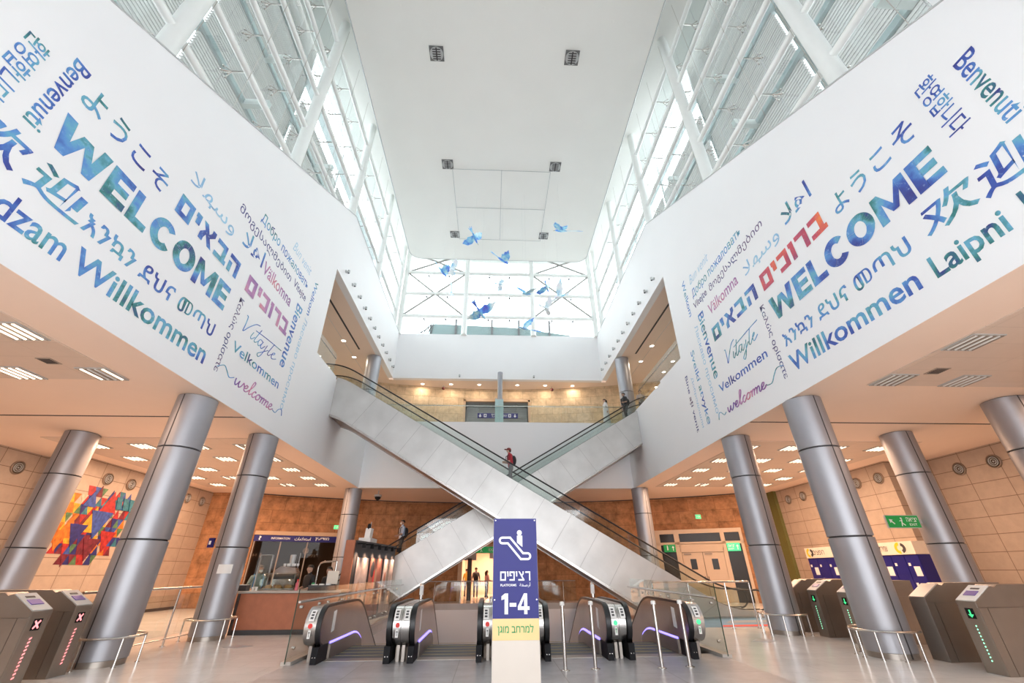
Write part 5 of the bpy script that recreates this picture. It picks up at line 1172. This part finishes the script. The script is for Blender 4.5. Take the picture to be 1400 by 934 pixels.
for x, y, lit, lab in ((-8.93, 9.05, (1, 0, 0, 1), 'near left ceiling light with only its outer tubes lit'), (-10.75, 9.05, (1, 1, 1, 1), 'near left fully lit ceiling light, farther from the printed wall'), (-8.98, 7.12, (1, 1, 1, 1), 'fully lit ceiling light at the left edge of the photo'),
    (-10.75, 7.12, (1, 1, 1, 1), 'ceiling light just past the left edge'), (9.62, 8.78, (0, 0, 0, 0), 'unlit ceiling light at the corner of the near right panel field'), (9.62, 6.9, (0, 0, 0, 0), 'unlit ceiling light at the right edge beside the printed wall'), (11.4, 8.78, (0, 0, 0, 0), 'unlit ceiling light second from the printed wall on the right')):
    panel_light(x, y, lab, lit, watt=LAMP_W*.8)
for x, y, lab in ((13.2, 3.2, 'added fill light out of frame on the right, third row'), (13.2, 6.2, 'added fill light out of frame on the right, fourth row'), (15.0, 8.3, 'added fill light out of frame on the right by the wall'), (10.6, 1.5, 'added fill light out of frame on the right, first row'), (-10.75, 4.0, 'added fill light out of frame on the left')):
    panel_light(x, y, lab, watt=LAMP_W*1.4)  # unseen extra fixtures, added to brighten the soffits
panel_light(0.1, 33.5, 'ceiling light inside the central passage, nearer one', watt=90, z=2.979)
panel_light(0.1, 36.2, 'ceiling light inside the central passage, farther one', watt=110, z=2.979)
def grille(x, y, lab, w=.3, n='air_grille'):
    t = thing(n, lab, 'air vent', (x, y, HS-.02)); h = w/2
    m = MB(); m.box(-h, h, -h, h, -.012, 0); obj('frame', m, M['tray'], t); m = MB()
    for k in range(6): m.box(-h*.8, h*.8, -h*.8+h*1.6*k/6, -h*.8+h*1.6*k/6+.02, -.02, -.012)
    obj('louvre_blades', m, M['charcoal'], t)
grille(-9.52, 8.4, 'small square air vent between the near left ceiling lights'); grille(10.2, 8.25, 'small square air vent in the near right ceiling panels', .34)
# vents of the high ceiling
for x, y, lab in ((-3.14, 11.33, 'front left square vent in the high white ceiling'), (3.65, 11.24, 'front right square vent in the high white ceiling'), (-3.18, 17.79, 'middle left square vent at a corner of the hanging grid'), (3.68, 17.7, 'middle right square vent at a corner of the hanging grid'), (-3.19, 24.08, 'far left square vent in the high white ceiling'), (3.63, 23.98, 'far right square vent in the high white ceiling')):
    t = thing('ceiling_vent', lab, 'ceiling vent', (x, y, HTOP), 0, 'square vents in the high ceiling')
    m = MB(); m.box(-.35, .35, -.35, .35, -.03, 0); obj('plate', m, M['ventgrey'], t)
    m = MB(); m.lathe([(.33, -.06), (.33, -.03)], n=28); obj('round_diffuser', m, M['louv'], t); m = MB()
    for k in range(5): m.box(-.2, .2, -.24+.11*k, -.20+.11*k, -.075, -.06)
    m.box(-.03, .03, -.3, .3, -.07, -.06); obj('slots', m, M['dark'], t)
t = thing('hanging_grid', 'thin steel wire grid hung under the high ceiling between four vents', 'wire grid', (.25, 21.3, HTOP-.06))
m = MB(); gx = (-2.89, .26, 3.42); gy = (18.08, 21.3, 24.5)
for a in gx: m.tube([(a, gy[0], HTOP-.06), (a, gy[2], HTOP-.06)], .018, 6)
for b in gy: m.tube([(gx[0], b, HTOP-.06), (gx[2], b, HTOP-.06)], .018, 6)
wobj('grid_bars', m, M['louv'], t)
m = MB()
for a in gx:
    for b in gy: m.tube([(a, b, HTOP-.06), (a, b, HTOP)], .012, 5)
wobj('hangers', m, M['steel'], t)
# little ceiling sprinklers
for k, (x, y) in enumerate(((-4.6, 9.4), (-1.6, 9.0), (2.0, 9.2), (5.3, 9.6), (-4.3, 13.2), (4.7, 14.6), (-1.7, 13.6), (1.6, 14.0))):
    t = thing('sprinkler', f'tiny ceiling sprinkler, {(ORD+["seventh", "eighth"])[k]} counted from the near left of the high ceiling', 'sprinkler', (x, y, HTOP), 0, 'sprinklers in the high ceiling'); m = MB(); m.lathe([(.07, 0), (.07, -.012), (.02, -.02), (.02, -.05), (.035, -.055)], n=14); obj('head', m, M['ceil'], t)
# gallery downlights
def downlight(x, y, lab, r=.13):
    t = thing('downlight', lab, 'downlight', (x, y, HC2), 0, 'round downlights of the upper gallery')
    m = MB(); m.lathe([(r+.03, 0), (r+.03, -.015), (r, -.02), (r, -.004)], n=24); obj('trim_ring', m, M['paper'], t); m = MB(); m.lathe([(r-.005, -.003), (r-.005, -.010)], n=24); obj('lens', m, M['down_lit'], t)
    lamp(t, (0, 0, -.04), DOWN_W, r*1.6, (1, .82, .62), 'DISK')
for k, x in enumerate((-5.3, -3.2, -1.1, 1.75, 3.85, 5.92)): downlight(x, 28.8, f'round downlight over the upper landing, {ORD[k]} from the left')
for x, y, lab in ((-9.1, 22.3, 'round downlight of the left gallery, nearer one by the printed wall'), (-9.1, 24.5, 'round downlight of the left gallery, beside the column'), (-11.3, 24.4, 'round downlight of the left gallery, by the glazed partition'), (-11.3, 26.1, 'far round downlight of the left gallery'), (-11.3, 20.0, 'round downlight of the left gallery, hidden near end'),
    (9.77, 22.3, 'round downlight of the right gallery, nearer one by the printed wall'), (9.78, 24.48, 'round downlight of the right gallery, beside the column'), (11.92, 24.4, 'round downlight of the right gallery, by the glazed partition'), (11.93, 26.1, 'far round downlight of the right gallery'), (11.9, 20.0, 'round downlight of the right gallery, near end')):
    downlight(x, y, lab)
# row of small projector spots on the parapet
def wspot(x, y, z, d, lab, back=False):
    t = thing('wall_spotlight', lab, 'spotlight', (x, y, z), 0, 'small spotlights along the parapet edge')
    ax = Vector((d, 0, 0)) if not back else Vector((0, -1, 0)); m = MB(); m.obox(ax*.02, ax*.02, ax.cross(Vector((0, 0, 1)))*.06, (0, 0, .06)); obj('plate', m, M['louv'], t)
    m = MB(); m.tube([ax*.03, ax*.14], .018, 6); m.tube([ax*.14+Vector((0, 0, -.09)), ax*.14+Vector((0, 0, .07))], .06, 12); obj('barrel', m, M['louv'], t); m = MB(); m.lathe([(.05, -.10), (.05, -.09)], ax*.14, 12); obj('lens', m, M['dark'], t)
for k in range(11):
    y = 16.35+1.07*k
    for x, d, nm in ((XL, 1, 'left'), (XR, -1, 'right')): wspot(x, y, 14.38, d, f'small grey spotlight number {k+1} from the camera along the {nm} parapet' if False else f'small grey spotlight on the {nm} parapet, {(ORD+["seventh", "eighth", "ninth", "tenth", "last"])[k]} from the camera')
for x, nm in ((-2.5, 'left'), (2.9, 'right')): wspot(x, YB, 14.0, 1, f'small grey spotlight on the white back band, {nm} one', True)
for x, nm in ((-3.78, 'left'), (4.4, 'right')):
    t = thing('alarm_bell', f'dark red alarm bell under the gallery ceiling at the back, {nm} one', 'alarm', (x, 29.1, HC2-.22)); m = MB(); m.ball((0, 0, 0), .12, 12, 8); obj('bell', m, mat('alarm_red', (.12, .02, .02), .4), t); m = MB(); m.tube([(0, 0, .1), (0, 0, .22)], .03, 6); obj('stem', m, M['louv'], t)

# ================================================================== PAPER BIRDS
def bird(lab, x, y, z, yaw, roll, pitch, s=1., wing=.9, pale=False, tail=.5, single=False):
    t = thing('hanging_bird', lab, 'bird sculpture', (x, y, z), 0, 'hanging bird sculptures')
    Rm = Matrix.Rotation(yaw, 4, 'Z') @ Matrix.Rotation(pitch, 4, 'X') @ Matrix.Rotation(roll, 4, 'Y'); mt = M['wc_birdp'] if pale else M['wc_bird']
    def put(nm, mb, m_): mb.v = [tuple(Rm @ (Vector(p)*s)) for p in mb.v]; return obj(nm, mb, m_, t)
    b = MB(); b.tube([(0, -.42, .0), (0, -.34, .02), (0, -.2, .0), (0, 0, 0), (0, .22, 0), (0, .36, .0)], [.012, .05, .065, .08, .055, .02], 10); put('body', b, mt)
    for sx in (1, -1):
        w = MB(); P = [(0.04, -.16), (.28, -.30), (.55, -.28), (wing, -.02), (.72, .02), (.62, .12), (.46, .10), (.36, .2), (.2, .16), (.04, .16)]
        lift = .55
        q = [(sx*a, c, a*lift-.12*a*a) for a, c in P]; w.prism(q, (0, 0, .012)); put('wing', w, mt if (sx > 0 or not pale) else M['wc_birdp'] )
    tl = MB(); tl.prism([(-.03, .3, 0), (.03, .3, 0), (.14, .36+tail, .03), (.03, .30+tail*.8, .02), (0, .42+tail, .02), (-.03, .30+tail*.8, .02), (-.14, .36+tail, .03)], (0, 0, .010)); put('tail', tl, mt)
    bk = MB(); bk.tube([(0, -.42, 0), (0, -.52, -.02)], [.014, .004], 6); put('beak', bk, M['charcoal'])
    c = MB(); c.tube([(0, 0, .05*s), (0, 0, HTOP-z)], .0025, 4); obj('suspension_wire', c, M['louv'], t)
for a in (('blue paper bird flying highest on the left under the ceiling', -1.385, 20, 20.2, 2.6, .9, .6, 1.0, .8, False, .35), ('blue and white bird with a long tail flying at the upper right', 4.0, 19, 20.0, -2.0, .6, -.4, 1.05, .9, False, .95),
    ('deep blue bird with spread wings in the centre of the flock', .4, 20.5, 18.8, 1.9, -.5, .5, 1.1, .95, False, .5), ('violet-blue bird at the left of the flock', -3.4, 21, 18.2, 2.2, -.6, .7, 1.1, .9, False, .35), ('pale bird just behind the violet-blue bird', -3.0, 22.5, 19.6, 1.7, .4, .4, .9, .8, True, .3),
    ('pale blue bird at the left below the violet-blue bird', -2.78, 21.5, 16.8, .6, .7, .7, 1.0, .8, True, .4), ('blue and white bird low in the centre-left of the flock', -.9, 21, 15.2, 2.4, .4, .6, 1.15, .95, False, .45), ('faint white bird in the middle of the far glazing', .3, 23, 18.8, 1.5, 1.2, .3, .7, .6, True, .3),
    ('blue bird right of the flock with wings raised', 1.85, 20, 15.9, -.9, .5, .4, 1.0, .85, False, .5), ('blue winged bird in front of the large pale bird', 3.3, 21.5, 17.5, 2.8, .9, .3, .95, .8, False, .3), ('large pale bird at the right of the flock', 4.2, 22, 17.2, -1.2, -.3, .5, 1.25, .95, True, .4),
    ('small pale bird below the large pale bird', 3.3, 22.5, 16.6, 1.2, .6, .6, .95, .8, True, .35), ('blue bird with a long black-tipped tail, lowest of the flock', 1.7, 20.5, 13.8, -2.2, .7, -.5, 1.05, .9, False, .95)):
    bird(*a)

# ================================================================== PEOPLE
def person(name_lab, loc, rz, h=1.72, arms=None, legs=None, lean=0., head=(0, 0), shirt=(.1, .1, .1), pants=(.03, .03, .04), hair=(.02, .015, .01), shoes=(.02, .02, .02), skin=None, long=False, sleeves=True, bag=None, mask=False, cap=None, hairlong=False, robe=False):
    t = thing('person', name_lab, 'person', loc, rz); k = h/1.75
    V = []; E = []; R_ = []; Z = []
    def v(p, r): V.append(Vector(p)*k); R_.append(r*k); return len(V)-1
    def e(a, b, z): E.append((a, b)); Z.append(z)
    ln = lambda z: -sin(lean)*(z-.95)
    pel = v((0, 0, .95), .145); wai = v((0, ln(1.12), 1.12), .135); che = v((0, ln(1.32), 1.32), .155); nkb = v((0, ln(1.47), 1.46), .075)
    e(pel, wai, 'shirt'); e(wai, che, 'shirt'); e(che, nkb, 'shirt')
    hy, hz = ln(1.55)-.01, 1.545; nk = v((0, hy, hz), .055); e(nkb, nk, 'skin')
    tx, ty = head; fx, fy = sin(tx)*.1, -cos(tx)*.1
    hd = v((0, hy-.01, 1.635), .09); e(nk, hd, 'skin'); cr = v((0, hy+.005, 1.71), .066); e(hd, cr, 'skin')
    jaw = v((fx*.5, hy+fy*.5, 1.585), .05); e(hd, jaw, 'skin'); ns = v((fx*1.05, hy+fy*1.05-.01, 1.635), .016); e(hd, ns, 'skin')
    for s in (1, -1): ear = v((s*.088*cos(tx), hy-s*sin(tx)*.088, 1.635), .018); e(hd, ear, 'skin')
    arms = arms or [((.25, .02, 1.14), (.27, -.03, .90)), ((-.25, .02, 1.14), (-.27, -.03, .90))]
    for s, (el, wr) in zip((1, -1), arms):
        sh = v((s*.185, ln(1.41), 1.41), .072); e(che, sh, 'shirt'); el_ = v(el, .047); e(sh, el_, 'shirt'); wv = v(wr, .031); e(el_, wv, 'shirt' if long else 'skin')
        d = (Vector(wr)-Vector(el)).normalized(); pl = v(Vector(wr)+d*.06, .035); e(wv, pl, 'skin')
        side = d.cross(Vector((s, 0, .3))).normalized()
        for f_ in range(4):
            o_ = side*(-.028+.019*f_); f1 = v(Vector(wr)+d*.11+o_, .0095); f2 = v(Vector(wr)+d*(.15+.012*(f_ in (1, 2)))+o_+Vector((-s*.012, 0, 0)), .0085); e(pl, f1, 'skin'); e(f1, f2, 'skin')
        th = v(Vector(wr)+d*.06-side*.05, .011); th2 = v(Vector(wr)+d*.10-side*.062, .009); e(wv, th, 'skin'); e(th, th2, 'skin')
    legs = legs or [((.10, -.02, .50), (.10, .02, .09)), ((-.10, -.02, .50), (-.10, .02, .09))]
    for s, (kn, an) in zip((1, -1), legs):
        hp = v((s*.095, 0, .88), .10); e(pel, hp, 'pants'); k_ = v(kn, .066); e(hp, k_, 'pants'); a_ = v(an, .047); e(k_, a_, 'pants'); to = v((an[0], an[1]-.15, max(an[2]-.055, .03)), .034); e(a_, to, 'shoes'); he = v((an[0], an[1]+.05, max(an[2]-.05, .035)), .036); e(a_, he, 'shoes')
    me = bpy.data.meshes.new('body'); me.from_pydata([tuple(p) for p in V], E, [])
    o = bpy.data.objects.new('body', me); COL.objects.link(o)
    sk = o.modifiers.new('skin', 'SKIN'); o.modifiers.new('sub', 'SUBSURF').levels = 2; o.modifiers['sub'].render_levels = 2
    if me.skin_vertices:
        sv = me.skin_vertices[0].data
        for i, r in enumerate(R_): sv[i].radius = (r, r)
        sv[pel].use_root = True
    sv[che].radius = (.185*k, .125*k); sv[wai].radius = (.15*k, .115*k); sv[pel].radius = (.155*k, .12*k)
    dg = bpy.context.evaluated_depsgraph_get(); dg.update()
    nm = bpy.data.meshes.new_from_object(o.evaluated_get(dg)); bpy.data.objects.remove(o)
    nm.name = 'body'; zl = ['shirt', 'pants', 'skin', 'shoes']
    cm = lambda n_, c_: mat(n_, c_, .75, 0, .06, 9.)
    nm.materials.clear(); nm.materials.append(cm('shirt_cloth', shirt)); nm.materials.append(cm('trouser_cloth', pants)); nm.materials.append(M['skin'] if skin is None else cm('skin_tone', skin)); nm.materials.append(cm('shoe_leather', shoes))
    segs = [(V[a], V[b], zl.index(z), (R_[a]+R_[b])/2) for (a, b), z in zip(E, Z)]
    for p in nm.polygons:
        c = p.center; best = 1e9; bi = 0
        for a, b, zi, r in segs:
            ab = b-a; u = max(0, min(1, (c-a).dot(ab)/max(ab.length_squared, 1e-9))); dd = (c-a-ab*u).length-r
            if dd < best: best = dd; bi = zi
        p.material_index = bi; p.use_smooth = True
    body = bpy.data.objects.new('body', nm); COL.objects.link(body); body.parent = t
    hc = Vector((0, hy, 1.665))*k; hm = cm('hair_colour', hair)
    if cap is None:
        b = MB(); n_, m_ = 14, 7; rings = []
        for i in range(m_+1):
            th_ = radians(105)*i/m_; ring_ = []
            for j in range(n_):
                a = 2*pi*j/n_; back = .5+.5*sin(a+tx*0); tt = th_*(.62+.38*back); ring_.append(hc+Vector((sin(tt)*cos(a)*.102, sin(tt)*sin(a)*.112+.008, cos(tt)*.098))*k)
            rings.append(b.add(ring_))
        for i in range(m_):
            for j in range(n_): b.face((rings[i][j], rings[i+1][j], rings[i+1][(j+1) % n_], rings[i][(j+1) % n_]), True)
        if hairlong: b.tube([hc+Vector((0, .09, .0))*k, hc+Vector((0, .12, -.14))*k, hc+Vector((0, .10, -.26))*k], [.09*k, .08*k, .04*k], 10)
        obj('hair', b, hm, t)
    else:
        b = MB(); b.ball(hc+Vector((0, .005, .02))*k, .112*k, 14, 8, (.95, 1, .75)); b.obox(hc+Vector((0, -.14, .015))*k, Vector((.07, 0, 0))*k, Vector((0, .06, -.01))*k, Vector((0, .001, .006))*k); obj('cap', b, cm('cap_cloth', cap), t)
        b = MB(); b.ball(hc+Vector((0, .03, -.04))*k, .10*k, 12, 6, (.98, .85, .7)); obj('hair', b, hm, t)
    if mask: b = MB(); b.ball(Vector((fx*.75, hy+fy*.75, 1.595))*k, .056*k, 12, 7, (1.05, .7, .85)); obj('face_mask', b, M['paper'], t)
    if bag:
        b = MB(); c = Vector((0, .18+ln(1.25), 1.2))*k; b.ball(c, .2*k, 12, 8, (.85, .55, 1.15)); bg_ = obj('backpack', b, cm('bag_cloth', bag), t)
        b = MB()
        for s in (1, -1): b.tube([Vector((s*.12, .12, 1.32))*k, Vector((s*.13, ln(1.45)+.02, 1.49))*k, Vector((s*.13, ln(1.4)-.13, 1.38))*k, Vector((s*.13, ln(1.2)-.14, 1.15))*k, Vector((s*.15, .0, 1.02))*k], .018*k, 6)
        obj('strap', b, cm('strap_cloth', bag), bg_)
    if robe:
        b = MB(); b.lathe([(.17*k, 1.12*k), (.18*k, .9*k), (.21*k, .5*k), (.24*k, .08*k), (.23*k, .06*k)], n=20); obj('long_robe', b, cm('robe_cloth', shirt), t)
    return t
down = [((.10, -.10, .52), (.10, .0, .09)), ((-.10, .02, .50), (-.10, .08, .09))]
HOLD = [((.24, -.06, 1.14), (.10, -.28, 1.12)), ((-.24, -.06, 1.14), (-.08, -.28, 1.10))]
REST = [((.27, -.05, 1.14), (.28, -.30, 1.06)), ((-.25, .0, 1.12), (-.26, -.06, .86))]
def zA(x): return smoothed(rawA, x)
person('man in red T-shirt and cap with a dark backpack riding down the long escalator', (.82, 18.85, zA(.82)), radians(-75), 1.74, HOLD, down, .16, (.0, 0), (.42, .025, .04), (.16, .16, .17), bag=(.02, .02, .025), cap=(.20, .03, .03), skin=(.55, .36, .27))
person('man in dark clothes with a black backpack at the top of the right escalator', (7.55, 22.3, smoothed(rawB, 7.55)), radians(-70), 1.78, REST, down, .06, (0, 0), (.03, .03, .035), (.05, .05, .055), bag=(.012, .012, .014), skin=(.40, .26, .2))
person('person in a long white robe standing behind the upper balustrade', (7.02, 24.5, H2), radians(-80), 1.72, None, None, .05, (0, 0), (.72, .70, .70), (.7, .68, .68), hair=(.02, .012, .01), robe=True, long=True, hairlong=True)
person('woman in pale top standing on the right upper gallery', (8.75, 22.9, H2), radians(-20), 1.68, HOLD, None, .0, (0, 0), (.40, .34, .32), (.08, .07, .07), hairlong=True, hair=(.05, .03, .02))
person('man in light blue shirt with a black bag low on the rear escalator', (-4.3, 22.2, smoothed(rawB, -4.3)), radians(-60), 1.78, REST, down, .03, (0, 0), (.36, .43, .55), (.03, .022, .022), bag=(.012, .012, .014), mask=True, skin=(.42, .25, .18))
WORK = [((.26, -.04, 1.13), (.14, -.26, 1.07)), ((-.26, -.04, 1.13), (-.16, -.28, 1.06))]
person('grey-haired masked customer with a blue backpack at the left end of the counter', (-7.75, 16.25, 0), radians(40), 1.80, WORK, None, .12, (.15, 0), (.22, .30, .28), (.05, .05, .06), hair=(.20, .18, .17), bag=(.04, .20, .45), mask=True)
person('counter worker in a black T-shirt looking down beside the coffee machine', (-5.98, 16.2, 0), radians(-35), 1.80, WORK, None, .14, (0, 0), (.015, .015, .018), (.02, .02, .025), skin=(.48, .29, .21))
person('counter worker in black half hidden by the till screen', (-5.36, 16.2, 0), radians(-20), 1.74, WORK, None, .15, (0, 0), (.015, .015, .018), (.02, .02, .025), skin=(.45, .26, .19))
person('person with a black backpack seen from behind in the central passage', (-1.02, 33.2, 0), radians(175), 1.80, None, None, .0, (0, 0), (.10, .11, .14), (.05, .07, .12), bag=(.010, .010, .012))
person('person in a yellow top at the left of the central passage', (-1.72, 34.2, 0), radians(160), 1.72, None, None, .0, (0, 0), (.55, .38, .06), (.05, .05, .06))
person('woman in a pink top at the right of the central passage', (-.28, 32.6, 0), radians(120), 1.62, HOLD, None, .05, (0, 0), (.55, .32, .34), (.06, .06, .08), hairlong=True)
